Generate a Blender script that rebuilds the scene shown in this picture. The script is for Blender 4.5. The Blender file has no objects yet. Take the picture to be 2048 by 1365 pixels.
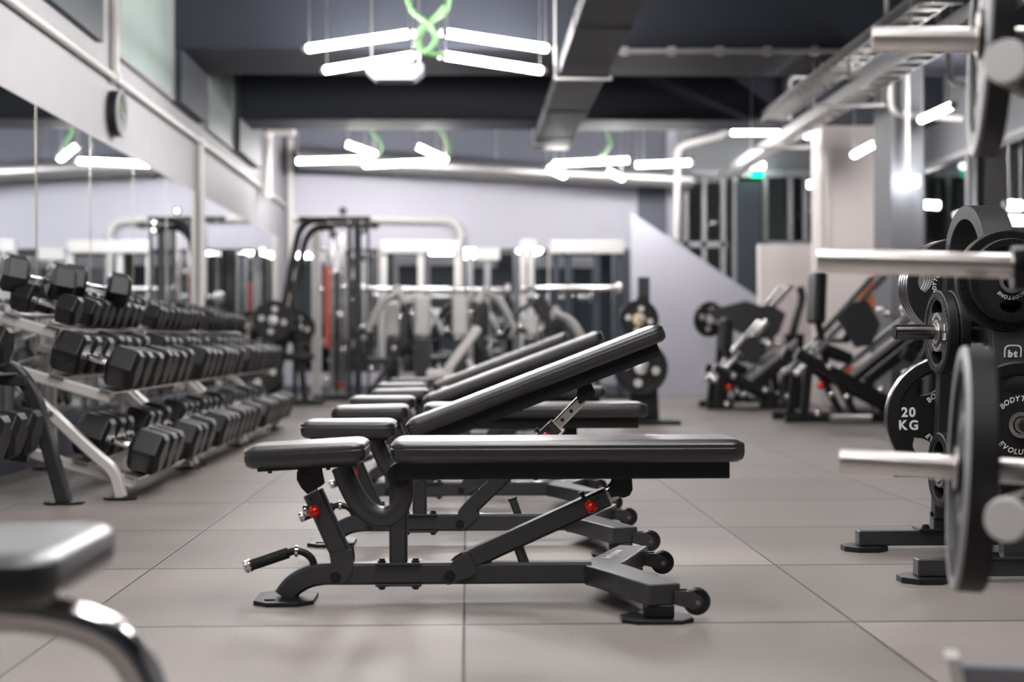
import bpy, bmesh, math, random
from mathutils import Vector, Matrix
random.seed(7)
SC = bpy.context.scene
COL = SC.collection
PI = math.pi

# ------------------------------------------------------------------ camera
CAMZ = 0.724
FPX = 3068.0
YAW = math.radians(1.66)
cam_d = bpy.data.cameras.new('camera')
cam = bpy.data.objects.new('camera', cam_d)
COL.objects.link(cam)
cam.location = (0, 0, CAMZ)
cam.rotation_euler = (PI / 2, math.radians(0.12), -YAW)
cam_d.sensor_width = 36.0
cam_d.lens = FPX * 36.0 / 2048.0
cam_d.clip_start = 0.05
cam_d.clip_end = 100
cam_d.dof.use_dof = True
cam_d.dof.focus_distance = 4.85
cam_d.dof.aperture_fstop = 2.0
SC.camera = cam
SC.view_settings.view_transform = 'Standard'
SC.view_settings.look = 'None'
SC.view_settings.gamma = 1.0
SC.view_settings.use_curve_mapping = False
SC.view_settings.exposure = 2.65
SC.cycles.use_denoising = True
SC.cycles.max_bounces = 10
SC.cycles.glossy_bounces = 6
SC.cycles.diffuse_bounces = 5
SC.cycles.sample_clamp_indirect = 6.0
SC.cycles.caustics_reflective = False
SC.cycles.caustics_refractive = False

world = bpy.data.worlds.new('world')
SC.world = world
world.use_nodes = True
world.node_tree.nodes['Background'].inputs[0].default_value = (0.75, 0.8, 1.0, 1)
world.node_tree.nodes['Background'].inputs[1].default_value = 0.03
TUBE_POWER = 16.0


def at(px, py, Y):
    """world point that shows at photo pixel (px, py) at depth Y"""
    u = (px - 1024.0) / FPX
    v = (682.5 - py) / FPX
    dx = math.sin(YAW) + u * math.cos(YAW)
    dy = math.cos(YAW) - u * math.sin(YAW)
    t = Y / dy
    return Vector((dx * t, Y, CAMZ + v * t))


# --------------------------------------------------------------- materials
def pmat(name, color, rough=0.5, metal=0.0, spec=0.5, coat=0.0, bump=None, var=None, emis=None, scale=60.0):
    m = bpy.data.materials.new(name)
    m.use_nodes = True
    nt = m.node_tree
    b = nt.nodes['Principled BSDF']
    b.inputs['Base Color'].default_value = (*color, 1)
    b.inputs['Roughness'].default_value = rough
    b.inputs['Metallic'].default_value = metal
    b.inputs['Specular IOR Level'].default_value = spec
    b.inputs['Coat Weight'].default_value = coat
    tc = nt.nodes.new('ShaderNodeTexCoord')
    if var or bump:
        n = nt.nodes.new('ShaderNodeTexNoise')
        n.inputs['Scale'].default_value = scale
        n.inputs['Detail'].default_value = 4
        nt.links.new(tc.outputs['Object'], n.inputs['Vector'])
    if var:
        mr = nt.nodes.new('ShaderNodeMix')
        mr.data_type = 'RGBA'
        mr.inputs[6].default_value = (*[c * (1 - var) for c in color], 1)
        mr.inputs[7].default_value = (*[min(1, c * (1 + var)) for c in color], 1)
        nt.links.new(n.outputs['Fac'], mr.inputs[0])
        nt.links.new(mr.outputs[2], b.inputs['Base Color'])
    if bump:
        bp = nt.nodes.new('ShaderNodeBump')
        bp.inputs['Strength'].default_value = bump
        bp.inputs['Distance'].default_value = 0.002
        nt.links.new(n.outputs['Fac'], bp.inputs['Height'])
        nt.links.new(bp.outputs['Normal'], b.inputs['Normal'])
    if emis:
        b.inputs['Emission Color'].default_value = (*emis[0], 1)
        b.inputs['Emission Strength'].default_value = emis[1]
    return m


M = {}
M['frame'] = pmat('graphite_powder_coat', (0.032, 0.033, 0.037), 0.36, 0.2, 0.7, coat=0.25, bump=0.15, scale=900)
M['frame_matt'] = pmat('matt_graphite_powder_coat', (0.026, 0.027, 0.03), 0.5, 0.1, 0.6, bump=0.15, scale=900)
M['frame_black'] = pmat('black_powder_coat', (0.008, 0.008, 0.009), 0.4, 0.1, 0.5)
M['black'] = pmat('black_plastic', (0.006, 0.006, 0.0065), 0.35)
M['rubber'] = pmat('black_rubber', (0.0055, 0.0055, 0.006), 0.5, bump=0.2, scale=300)
M['rubber_hex'] = pmat('hex_rubber', (0.0055, 0.0052, 0.0052), 0.42, 0, 0.45)
M['chrome'] = pmat('chrome', (0.85, 0.83, 0.82), 0.12, 1.0)
M['steel'] = pmat('satin_steel', (0.9, 0.86, 0.83), 0.3, 1.0)
M['silver'] = pmat('silver_paint', (0.8, 0.77, 0.75), 0.32, 0.3)
M['darkchrome'] = pmat('dark_chrome', (0.3, 0.28, 0.28), 0.22, 1.0)
M['red'] = pmat('red_anodised', (0.75, 0.03, 0.015), 0.2, 0.6)
M['redpaint'] = pmat('red_paint', (0.8, 0.12, 0.08), 0.5)
M['orange'] = pmat('orange_paint', (1.0, 0.22, 0.03), 0.5)
M['blue'] = pmat('blue_plastic', (0.02, 0.12, 0.6), 0.5)
M['white'] = pmat('white_lettering', (0.85, 0.85, 0.85), 0.5)
M['whitepipe'] = pmat('white_painted_pipe', (0.78, 0.76, 0.73), 0.4)
M['palemachine'] = pmat('pale_machine_paint', (0.72, 0.71, 0.69), 0.35, 0.1)
M['palepad'] = pmat('lit_pale_upholstery', (0.6, 0.57, 0.55), 0.5)  # silvery upholstery with its lit brightness put into the colour
M['galv'] = pmat('galvanised_steel', (0.55, 0.54, 0.54), 0.38, 0.85, var=0.15, scale=14)
M['green'] = pmat('green_cable', (0.1, 0.22, 0.085), 0.5)
M['greensign'] = pmat('green_sign', (0.0, 0.35, 0.14), 0.5, emis=((0.0, 0.5, 0.2), 1.0))
M['lit'] = pmat('lit_lamp', (1, 1, 1), 0.5, emis=((1.0, 0.965, 0.955), TUBE_POWER))
M['litsmall'] = pmat('lit_emergency_lamp', (1, 1, 1), 0.5, emis=((0.95, 0.97, 1.0), 3.2))
M['clockface'] = pmat('clock_face', (0.07, 0.08, 0.065), 0.3)
M['yellow'] = pmat('yellow_green_hand', (0.6, 0.7, 0.1), 0.4)
M['sticker'] = pmat('pale_sticker', (0.8, 0.65, 0.4), 0.5)
M['beam'] = pmat('navy_ceiling_paint', (0.028, 0.033, 0.047), 0.7, bump=0.3, scale=40)
M['ceiling'] = pmat('dark_ceiling_paint', (0.015, 0.018, 0.026), 0.8)
M['column'] = pmat('blue_grey_column_paint', (0.05, 0.062, 0.08), 0.6)
M['columngrey'] = pmat('grey_column_paint', (0.22, 0.225, 0.245), 0.6)
M['wall_left'] = pmat('light_grey_plaster', (0.46, 0.45, 0.47), 0.6, bump=0.5, var=0.08, scale=5)
M['wall_low'] = pmat('slate_blue_wall', (0.16, 0.17, 0.22), 0.6)
M['wall_back'] = pmat('lavender_grey_wall', (0.62, 0.62, 0.70), 0.7, var=0.04, scale=2)
M['wall_beige'] = pmat('warm_white_wall', (0.9, 0.83, 0.81), 0.7)
M['duct'] = pmat('painted_duct', (0.06, 0.062, 0.072), 0.6, 0.2, var=0.2, scale=3)
M['wall_dark'] = pmat('dark_room_wall', (0.22, 0.235, 0.245), 0.7)
M['parapet'] = pmat('pale_parapet', (0.52, 0.52, 0.59), 0.7)
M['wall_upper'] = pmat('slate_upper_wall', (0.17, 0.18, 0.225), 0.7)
M['frost'] = pmat('frosted_window_glass', (0.5, 0.6, 0.56), 0.3, var=0.15, scale=1.2)
M['winframe'] = pmat('window_frame_grey', (0.42, 0.42, 0.44), 0.5)
M['mirror'] = pmat('mirror_silver', (0.86, 0.9, 0.92), 0.015, 1.0)
M['mirroredge'] = pmat('mirror_edge', (0.85, 0.8, 0.62), 0.2, 0.3)
M['seam'] = pmat('seam_black', (0.01, 0.01, 0.01), 0.6)

# glass
g = bpy.data.materials.new('clear_glass')
g.use_nodes = True
gb = g.node_tree.nodes['Principled BSDF']
gb.inputs['Base Color'].default_value = (0.85, 0.9, 0.92, 1)
gb.inputs['Roughness'].default_value = 0.02
gb.inputs['Transmission Weight'].default_value = 1.0
gb.inputs['IOR'].default_value = 1.1
M['glass'] = g


def pad_material():
    m = bpy.data.materials.new('woven_black_vinyl')
    m.use_nodes = True
    nt = m.node_tree
    b = nt.nodes['Principled BSDF']
    b.inputs['Base Color'].default_value = (0.010, 0.0097, 0.0102, 1)
    b.inputs['Roughness'].default_value = 0.36
    b.inputs['Specular IOR Level'].default_value = 0.8
    b.inputs['Coat Weight'].default_value = 0.5
    b.inputs['Coat Roughness'].default_value = 0.28
    tc = nt.nodes.new('ShaderNodeTexCoord')
    mp = nt.nodes.new('ShaderNodeMapping')
    mp.inputs['Rotation'].default_value = (0, math.radians(52), 0)
    w = nt.nodes.new('ShaderNodeTexWave')
    w.inputs['Scale'].default_value = 84
    w.inputs['Distortion'].default_value = 0.0
    bp = nt.nodes.new('ShaderNodeBump')
    bp.inputs['Strength'].default_value = 0.32
    bp.inputs['Distance'].default_value = 0.0008
    nt.links.new(tc.outputs['Object'], mp.inputs['Vector'])
    nt.links.new(mp.outputs['Vector'], w.inputs['Vector'])
    nt.links.new(w.outputs['Fac'], bp.inputs['Height'])
    nt.links.new(bp.outputs['Normal'], b.inputs['Normal'])
    return m


M['pad'] = pad_material()


def floor_material():
    m = bpy.data.materials.new('rubber_floor_tiles')
    m.use_nodes = True
    nt = m.node_tree
    N, L = nt.nodes, nt.links
    b = N['Principled BSDF']
    tc = N.new('ShaderNodeTexCoord')
    sep = N.new('ShaderNodeSeparateXYZ')
    L.new(tc.outputs['Object'], sep.inputs[0])

    def math_(op, a, bb=None, c=None):
        n = N.new('ShaderNodeMath')
        n.operation = op
        for i, v in enumerate((a, bb, c)):
            if v is None:
                continue
            if isinstance(v, (int, float)):
                n.inputs[i].default_value = v
            else:
                L.new(v, n.inputs[i])
        return n.outputs[0]
    # object coordinates are world metres here; seams lie on whole metres after this shift
    sx = math_('ADD', sep.outputs[0], 0.01 + 50)
    sy = math_('ADD', sep.outputs[1], 0.085 + 50)
    # distance to the nearest seam
    def dist(v):
        f = math_('FRACT', math_('ADD', v, 0.5))
        return math_('ABSOLUTE', math_('SUBTRACT', f, 0.5))
    d = math_('MINIMUM', math_('MULTIPLY', dist(sx), 0.8), math_('MULTIPLY', dist(sy), 0.42))
    line = N.new('ShaderNodeMapRange')
    line.inputs['From Min'].default_value = 0.0012
    line.inputs['From Max'].default_value = 0.0042
    L.new(d, line.inputs['Value'])
    # speckled rubber crumb
    n1 = N.new('ShaderNodeTexNoise')
    n1.inputs['Scale'].default_value = 260
    n1.inputs['Detail'].default_value = 3
    L.new(tc.outputs['Object'], n1.inputs['Vector'])
    n2 = N.new('ShaderNodeTexNoise')
    n2.inputs['Scale'].default_value = 1.7
    n2.inputs['Detail'].default_value = 5
    L.new(tc.outputs['Object'], n2.inputs['Vector'])
    # tone of every tile
    comb = N.new('ShaderNodeCombineXYZ')
    L.new(math_('FLOOR', sx), comb.inputs[0])
    L.new(math_('FLOOR', sy), comb.inputs[1])
    wn = N.new('ShaderNodeTexWhiteNoise')
    wn.noise_dimensions = '2D'
    L.new(comb.outputs[0], wn.inputs['Vector'])
    v = math_('ADD', math_('MULTIPLY', n1.outputs['Fac'], 0.95), math_('MULTIPLY', n2.outputs['Fac'], 0.3))
    v = math_('ADD', v, math_('MULTIPLY', wn.outputs['Value'], 0.14))
    ramp = N.new('ShaderNodeValToRGB')
    ramp.color_ramp.elements[0].position = 0.40
    ramp.color_ramp.elements[0].color = (0.085, 0.075, 0.069, 1)
    ramp.color_ramp.elements[1].position = 1.0
    ramp.color_ramp.elements[1].color = (0.40, 0.352, 0.325, 1)
    L.new(v, ramp.inputs[0])
    mix = N.new('ShaderNodeMix')
    mix.data_type = 'RGBA'
    mix.inputs[6].default_value = (0.014, 0.013, 0.013, 1)
    L.new(line.outputs[0], mix.inputs[0])
    L.new(ramp.outputs[0], mix.inputs[7])
    L.new(mix.outputs[2], b.inputs['Base Color'])
    rr = N.new('ShaderNodeMapRange')
    rr.inputs['To Min'].default_value = 0.36
    rr.inputs['To Max'].default_value = 0.6
    L.new(n2.outputs['Fac'], rr.inputs['Value'])
    L.new(rr.outputs[0], b.inputs['Roughness'])
    bp = N.new('ShaderNodeBump')
    bp.inputs['Strength'].default_value = 0.35
    bp.inputs['Distance'].default_value = 0.003
    h = math_('ADD', math_('MULTIPLY', n1.outputs['Fac'], 0.4), line.outputs[0])
    L.new(h, bp.inputs['Height'])
    L.new(bp.outputs['Normal'], b.inputs['Normal'])
    return m


M['floor'] = floor_material()


# ------------------------------------------------------------ mesh builder
class MB:
    def __init__(s):
        s.v = []
        s.f = []

    def add(s, verts, faces, mat=None):
        o = len(s.v)
        for p in verts:
            p = Vector(p)
            s.v.append(mat @ p if mat is not None else p)
        for f in faces:
            s.f.append([i + o for i in f])
        return s

    def box(s, c, d, rot=None):
        hx, hy, hz = d[0] / 2, d[1] / 2, d[2] / 2
        vs = [Vector((x, y, z)) for x in (-hx, hx) for y in (-hy, hy) for z in (-hz, hz)]
        if rot is not None:
            vs = [rot @ p for p in vs]
        vs = [p + Vector(c) for p in vs]
        return s.add(vs, [(0, 1, 3, 2), (4, 6, 7, 5), (0, 4, 5, 1), (2, 3, 7, 6), (0, 2, 6, 4), (1, 5, 7, 3)])

    def bb(s, x0, x1, y0, y1, z0, z1):
        return s.box(((x0 + x1) / 2, (y0 + y1) / 2, (z0 + z1) / 2), (abs(x1 - x0), abs(y1 - y0), abs(z1 - z0)))

    def prism(s, poly, a0, a1, axis='y'):
        """2-D outline pushed from a0 to a1 along an axis: y -> outline is (x, z); z -> (x, y); x -> (y, z)"""
        def P(p, a):
            if axis == 'y':
                return (p[0], a, p[1])
            if axis == 'z':
                return (p[0], p[1], a)
            return (a, p[0], p[1])
        n = len(poly)
        vs = [P(p, a0) for p in poly] + [P(p, a1) for p in poly]
        fs = [tuple(range(n - 1, -1, -1)), tuple(range(n, 2 * n))]
        for i in range(n):
            j = (i + 1) % n
            fs.append((i, j, n + j, n + i))
        return s.add(vs, fs)

    def sweep(s, path, section, up=Vector((0, 0, 1)), closed_ends=True):
        """a closed 2-D section swept on a polyline"""
        path = [Vector(p) for p in path]
        n, k = len(path), len(section)
        up = Vector(up).normalized()
        rings = []
        for i, p in enumerate(path):
            if i == 0:
                t = path[1] - path[0]
            elif i == n - 1:
                t = path[-1] - path[-2]
            else:
                t = (path[i + 1] - p).normalized() + (p - path[i - 1]).normalized()
            t = t.normalized()
            side = t.cross(up)
            if side.length < 1e-4:
                side = t.cross(Vector((0, 1, 0)))
                if side.length < 1e-4:
                    side = t.cross(Vector((1, 0, 0)))
            side.normalize()
            u2 = side.cross(t).normalized()
            sc = 1.0
            if 0 < i < n - 1:
                a = (path[i + 1] - p).normalized().dot((p - path[i - 1]).normalized())
                sc = 1.0 / max(0.5, math.sqrt(max(0.0, (1 + a) / 2)))
            rings.append((p, side, u2, sc))
        vs = []
        for p, side, u2, sc in rings:
            for (a, b) in section:
                vs.append(p + side * a + u2 * b * sc)
        fs = []
        for i in range(n - 1):
            for j in range(k):
                jj = (j + 1) % k
                fs.append((i * k + j, i * k + jj, (i + 1) * k + jj, (i + 1) * k + j))
        if closed_ends:
            fs.append(tuple(range(k - 1, -1, -1)))
            fs.append(tuple((n - 1) * k + j for j in range(k)))
        return s.add(vs, fs)

    def tube(s, path, r, seg=12, up=(0, 0, 1)):
        return s.sweep(path, [(r * math.cos(2 * PI * i / seg), r * math.sin(2 * PI * i / seg)) for i in range(seg)], Vector(up))

    def rtube(s, path, w, h, up=(0, 0, 1), ch=None):
        """rectangular tube: w across (side), h in the up plane"""
        c = ch if ch is not None else min(w, h) * 0.14
        a, b = w / 2, h / 2
        sec = [(-a + c, -b), (a - c, -b), (a, -b + c), (a, b - c), (a - c, b), (-a + c, b), (-a, b - c), (-a, -b + c)]
        return s.sweep(path, sec, Vector(up))

    def cyl(s, p0, p1, r, seg=20, r1=None):
        p0, p1 = Vector(p0), Vector(p1)
        r1 = r if r1 is None else r1
        t = (p1 - p0).normalized()
        a = t.orthogonal().normalized()
        b = t.cross(a)
        vs = []
        for p, rr in ((p0, r), (p1, r1)):
            for i in range(seg):
                an = 2 * PI * i / seg
                vs.append(p + (a * math.cos(an) + b * math.sin(an)) * rr)
        fs = [(i, (i + 1) % seg, seg + (i + 1) % seg, seg + i) for i in range(seg)]
        fs += [tuple(range(seg - 1, -1, -1)), tuple(range(seg, 2 * seg))]
        return s.add(vs, fs)

    def lathe(s, prof, p0, axis, seg=24):
        """profile [(r, h)] turned round axis from p0"""
        p0 = Vector(p0)
        t = Vector(axis).normalized()
        a = t.orthogonal().normalized()
        b = t.cross(a)
        k = len(prof)
        vs = []
        for i in range(seg):
            an = 2 * PI * i / seg
            d = a * math.cos(an) + b * math.sin(an)
            for r, h in prof:
                vs.append(p0 + d * max(r, 1e-5) + t * h)
        fs = []
        for i in range(seg):
            ii = (i + 1) % seg
            for j in range(k - 1):
                fs.append((i * k + j, ii * k + j, ii * k + j + 1, i * k + j + 1))
        return s.add(vs, fs)

    def ball(s, c, r, seg=16):
        prof = [(r * math.sin(PI * i / 10), -r * math.cos(PI * i / 10)) for i in range(11)]
        return s.lathe(prof, c, (0, 0, 1), seg)

    def build(s, name, mat, parent=None, bevel=0.0, bseg=2, angle=38, recalc=True, sub=0):
        me = bpy.data.meshes.new(name)
        me.from_pydata([tuple(p) for p in s.v], [], s.f)
        if recalc:
            bm = bmesh.new()
            bm.from_mesh(me)
            bmesh.ops.recalc_face_normals(bm, faces=bm.faces)
            bm.to_mesh(me)
            bm.free()
        me.materials.append(M[mat] if isinstance(mat, str) else mat)
        for p in me.polygons:
            p.use_smooth = True
        me.set_sharp_from_angle(angle=math.radians(angle))
        me.update()
        o = bpy.data.objects.new(name, me)
        COL.objects.link(o)
        if parent is not None:
            o.parent = parent
        if bevel > 0:
            md = o.modifiers.new('bevel', 'BEVEL')
            md.width = bevel
            md.segments = bseg
            md.limit_method = 'ANGLE'
            md.angle_limit = math.radians(35)
            md.harden_normals = True
        return o


def tag(o, label, cat, group=None):
    o['label'] = label
    o['category'] = cat
    if group:
        o['group'] = group
    return o


def thing(name, label, cat, loc=(0, 0, 0), group=None, rz=0.0):
    o = bpy.data.objects.new(name, None)
    o.empty_display_size = 0.1
    COL.objects.link(o)
    o.location = loc
    o.rotation_euler = (0, 0, rz)
    return tag(o, label, cat, group)


def struct(o, label=None):
    o['kind'] = 'structure'
    if label:
        o['label'] = label
    return o


def dup_tree(o, parent=None):
    c = o.copy()
    COL.objects.link(c)
    if parent is not None:
        c.parent = parent
    for ch in list(o.children):
        dup_tree(ch, c)
    return c


def smooth_path(pts, n=6):
    """Catmull-Rom through the points"""
    pts = [Vector(p) for p in pts]
    P = [pts[0] * 2 - pts[1]] + pts + [pts[-1] * 2 - pts[-2]]
    out = []
    for i in range(1, len(P) - 2):
        for k in range(n):
            t = k / n
            a, b, c, d = P[i - 1], P[i], P[i + 1], P[i + 2]
            out.append(0.5 * ((2 * b) + (c - a) * t + (2 * a - 5 * b + 4 * c - d) * t * t + (3 * b - a - 3 * c + d) * t ** 3))
    out.append(pts[-1])
    return out


def corner_path(pts, r, n=5):
    """polyline with rounded corners"""
    pts = [Vector(p) for p in pts]
    out = [pts[0]]
    for i in range(1, len(pts) - 1):
        a, b, c = pts[i - 1], pts[i], pts[i + 1]
        d0, d1 = (a - b), (c - b)
        rr = min(r, d0.length * 0.49, d1.length * 0.49)
        p0, p1 = b + d0.normalized() * rr, b + d1.normalized() * rr
        for k in range(n + 1):
            t = k / n
            out.append(p0 * (1 - t) ** 2 + b * 2 * t * (1 - t) + p1 * t * t)
    out.append(pts[-1])
    return out


# lettering: glyph meshes from the built-in font
_gl = {}


def glyph(ch, shear=0.0, off=0.012):
    key = (ch, shear, off)
    if key in _gl:
        return _gl[key]
    cu = bpy.data.curves.new('glyph', 'FONT')
    cu.body = ch
    cu.size = 1.0
    cu.shear = shear
    cu.offset = off
    cu.resolution_u = 3
    ob = bpy.data.objects.new('glyph', cu)
    COL.objects.link(ob)
    dg = bpy.context.evaluated_depsgraph_get()
    dg.update()
    ev = ob.evaluated_get(dg)
    me = ev.to_mesh()
    vs = [v.co.copy() for v in me.vertices]
    fs = [tuple(p.vertices) for p in me.polygons]
    ev.to_mesh_clear()
    bpy.data.objects.remove(ob)
    bpy.data.curves.remove(cu)
    xs = [v.x for v in vs] or [0, 0.3]
    x0, x1 = min(xs), max(xs)
    vs = [Vector((v.x - x0, v.y, 0)) for v in vs]
    _gl[key] = (vs, fs, x1 - x0)
    return _gl[key]


def text_line(mb, s_, size, cx, cy, z, shear=0.0, off=0.012, gap=0.08, rot=0.0):
    """a straight line of lettering in the local XY plane, centred at (cx, cy); size = cap height"""
    k = size / 0.73
    ws = [glyph(c, shear, off)[2] if c != ' ' else 0.3 for c in s_]
    tot = sum(ws) + gap * (len(s_) - 1)
    x = -tot / 2
    R = Matrix.Translation((cx, cy, z)) @ Matrix.Rotation(rot, 4, 'Z')
    for c, w in zip(s_, ws):
        if c != ' ':
            vs, fs, _ = glyph(c, shear, off)
            mb.add([Vector(((v.x + x) * k, (v.y - 0.365) * k, 0)) for v in vs], fs, R)
        x += w + gap


def text_arc(mb, s_, size, r, a0, z, top=True, shear=0.15, off=0.02, gap=0.1):
    """lettering on a circle, middle of the word at angle a0"""
    k = size / 0.73
    ws = [glyph(c, shear, off)[2] for c in s_]
    tot = (sum(ws) + gap * (len(s_) - 1)) * k
    pos = -tot / 2
    for c, w in zip(s_, ws):
        mid = pos + w * k / 2
        vs, fs, _ = glyph(c, shear, off)
        if top:
            an = a0 - mid / r
            R = Matrix.Translation((r * math.cos(an), r * math.sin(an), z)) @ Matrix.Rotation(an - PI / 2, 4, 'Z')
        else:
            an = a0 + mid / r
            R = Matrix.Translation((r * math.cos(an), r * math.sin(an), z)) @ Matrix.Rotation(an + PI / 2, 4, 'Z')
        mb.add([Vector(((v.x - w / 2) * k, (v.y - 0.365) * k, 0)) for v in vs], fs, R)
        pos += (w + gap) * k


ORD = ['first', 'second', 'third', 'fourth', 'fifth', 'sixth', 'seventh', 'eighth', 'ninth', 'tenth', 'eleventh', 'twelfth']

# =================================================================== SHELL
XL, YB, XR, ZC = -2.53, 21.2, 5.2, 3.86
struct(MB().bb(XL - 0.2, 9.0, -4.0, 25.0, -0.1, 0.0).build('floor', 'floor'), 'speckled grey rubber floor of large square tiles')
struct(MB().bb(XL - 0.2, 9.0, -4.0, 25.0, ZC, ZC + 0.1).build('ceiling', 'ceiling'), 'dark ceiling slab')
# left wall: plaster band, slate base; the mirror hangs before it
struct(MB().bb(XL - 0.2, XL, -4.0, 25.0, 0.0, ZC).build('wall_left', 'wall_left'), 'light grey plaster wall')
struct(MB().bb(XL, XL + 0.012, -4.0, YB, 0.0, 0.27).build('baseboard_left', 'wall_low'), 'slate blue strip of wall below the mirrors')
struct(MB().bb(XL, 2.85, YB, YB + 0.2, 0.0, ZC).build('wall_back', 'wall_back'), 'lavender grey back wall')
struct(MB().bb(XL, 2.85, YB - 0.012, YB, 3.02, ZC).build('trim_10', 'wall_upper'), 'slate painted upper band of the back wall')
struct(MB().bb(2.36, 2.85, YB - 0.012, YB, 0.0, 3.02).build('trim_11', 'wall_upper'), 'darker slate end strip of the back wall')  # end strip coloured darker than the rest of the back wall
struct(MB().bb(XL, 2.3, YB - 0.03, YB, 0.0, 0.12).build('baseboard_back', 'wall_low'), 'slate base strip of the back wall')
struct(MB().bb(XL - 0.2, 9.0, -4.2, -4.0, 0.0, ZC).build('wall_front', 'column'), 'dark wall behind the camera')
struct(MB().bb(XL, 9.0, 25.0, 25.2, 0.0, ZC).build('wall_far', 'wall_dark'), 'dark wall of the room beyond the glazing')
struct(MB().bb(9.0, 9.2, -4.0, 25.0, 0.0, ZC).build('wall_outer', 'wall_dark'), 'dark wall of the room beyond the right glazing')
# right wall with a window band
mb = MB()
mb.bb(XR, XR + 0.15, -4.0, 25.0, 0.0, 1.55)
mb.bb(XR, XR + 0.15, -4.0, 25.0, 2.72, ZC)
mb.bb(XR, XR + 0.15, -4.0, 10.5, 1.55, 2.72)
struct(mb.build('wall_right', 'columngrey'), 'grey right wall with a long band of glazing')
n = 1
wf = MB()
for y in (10.5, 12.3, 14.1, 15.9, 17.7, 19.5, 21.3):
    wf.bb(XR + 0.02, XR + 0.12, y - 0.035, y + 0.035, 1.55, 2.72)
wf.bb(XR + 0.0, XR + 0.13, 10.5, 25, 1.55, 1.61)
wf.bb(XR + 0.0, XR + 0.13, 10.5, 25, 2.66, 2.72)
w1 = struct(wf.build('window_1', 'winframe'), 'grey framed glazing band of the right wall')
MB().bb(XR + 0.06, XR + 0.07, 10.5, 21.3, 1.6, 2.68).build('pane', 'glass', w1)
# beams
struct(MB().bb(XL, XR, 13.1, 14.4, 3.22, ZC).build('trim_1', 'beam'), 'near dark concrete ceiling beam')
struct(MB().bb(XL, XR, 16.6, 17.4, 3.12, ZC).build('trim_2', 'beam'), 'far dark concrete ceiling beam')
for i, y in enumerate((6.4, -0.6)):
    struct(MB().bb(XL, XR, y, y + 1.2, 3.3, ZC).build('trim_%d' % (12 + i), 'beam'), 'ceiling beam above the benches')
# left pilasters and dark panels between the high windows
struct(MB().bb(XL, XL + 0.10, 13.15, 14.45, 2.77, ZC).build('trim_3', 'column'), 'dark blue pilaster between the high windows')
struct(MB().bb(XL, XL + 0.10, 16.5, 18.2, 2.77, ZC).build('trim_4', 'column'), 'dark blue pilaster below the far beam')
struct(MB().bb(XL, XL + 0.05, 8.95, 10.55, 2.77, ZC).build('trim_5', 'column'), 'dark blue pilaster above the wall pipe')
for i, (y0, y1) in enumerate(((6.9, 8.9), (11.05, 13.1), (14.85, 16.45))):
    f = MB()
    f.bb(XL, XL + 0.05, y0, y1, 2.77, 2.80)
    f.bb(XL, XL + 0.05, y0, y1, 3.80, 3.84)
    f.bb(XL, XL + 0.05, y0, y0 + 0.03, 2.80, 3.80)
    f.bb(XL, XL + 0.05, y1 - 0.03, y1, 2.80, 3.80)
    w = struct(f.build('window_%d' % (i + 2), 'winframe'), 'high frosted window in the left wall')
    MB().bb(XL + 0.015, XL + 0.03, y0 + 0.03, y1 - 0.03, 2.8, 3.8).build('pane', 'frost', w)
# right columns
struct(MB().bb(3.87, 4.17, 13.9, 14.5, 0.0, ZC).build('trim_6', 'columngrey'), 'grey square column by the right wall')
struct(MB().bb(3.95, 4.75, 17.0, 17.5, 0.0, 3.12).build('trim_7', 'wall_beige'), 'warm white column')
# low warm wall and glazed partition at the back right
struct(MB().bb(3.5, XR, 18.3, 18.45, 0.0, 1.88).build('wall_low', 'wall_beige'), 'low warm white wall')
pf = MB()
YP = 20.6
for px in (1352, 1372, 1408, 1446, 1470, 1530, 1580, 1610, 1642):
    p = at(px, 400, YP)
    pf.bb(p.x - 0.03, p.x + 0.03, YP - 0.05, YP + 0.05, 0.0, 2.95)
pf.bb(2.85, XR, YP - 0.05, YP + 0.05, 2.93, 3.02)
pf.bb(2.85, 3.5, YP - 0.05, YP + 0.05, 1.98, 2.06)
pf.bb(3.9, XR, YP - 0.05, YP + 0.05, 1.98, 2.06)
w5 = struct(pf.build('window_5', 'winframe'), 'grey framed glazed partition at the back right')
MB().bb(2.85, XR, YP - 0.006, YP + 0.006, 2.0, 2.95).build('pane', 'glass', w5)
struct(MB().bb(2.85, XR, YP - 0.06, YP + 0.06, 3.02, ZC).build('trim_8', 'columngrey'), 'grey lintel over the glazed partition')
struct(MB().bb(2.75, 2.95, 20.95, YB + 0.2, 0, ZC).build('trim_9', 'wall_back'), 'end of the back wall')
d1 = MB()
p0, p1 = at(1474, 600, YP - 0.1), at(1523, 600, YP - 0.1)
d1.bb(p0.x, p1.x, YP - 0.12, YP - 0.06, 0.0, 2.85)
d1 = struct(d1.build('door_1', 'column'), 'dark blue grey door in the glazed partition')
MB().cyl((p0.x + 0.05, YP - 0.15, 1.0), (p0.x + 0.05, YP - 0.15, 1.2), 0.012).build('door_handle', 'steel', d1)
# sloping stair parapet before the back right corner
YS = 19.9
a, b, c = at(1262, 425, YS), at(1525, 602, YS), at(1262, 800, YS)
mb = MB().prism([(a.x, 0.0), (b.x + 0.25, 0.0), (b.x + 0.25, b.z - 0.18), (b.x, b.z), (a.x, a.z)], YS, YS + 0.12, 'y')
struct(mb.build('wall_stair', 'parapet'), 'pale sloping stair parapet')

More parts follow.
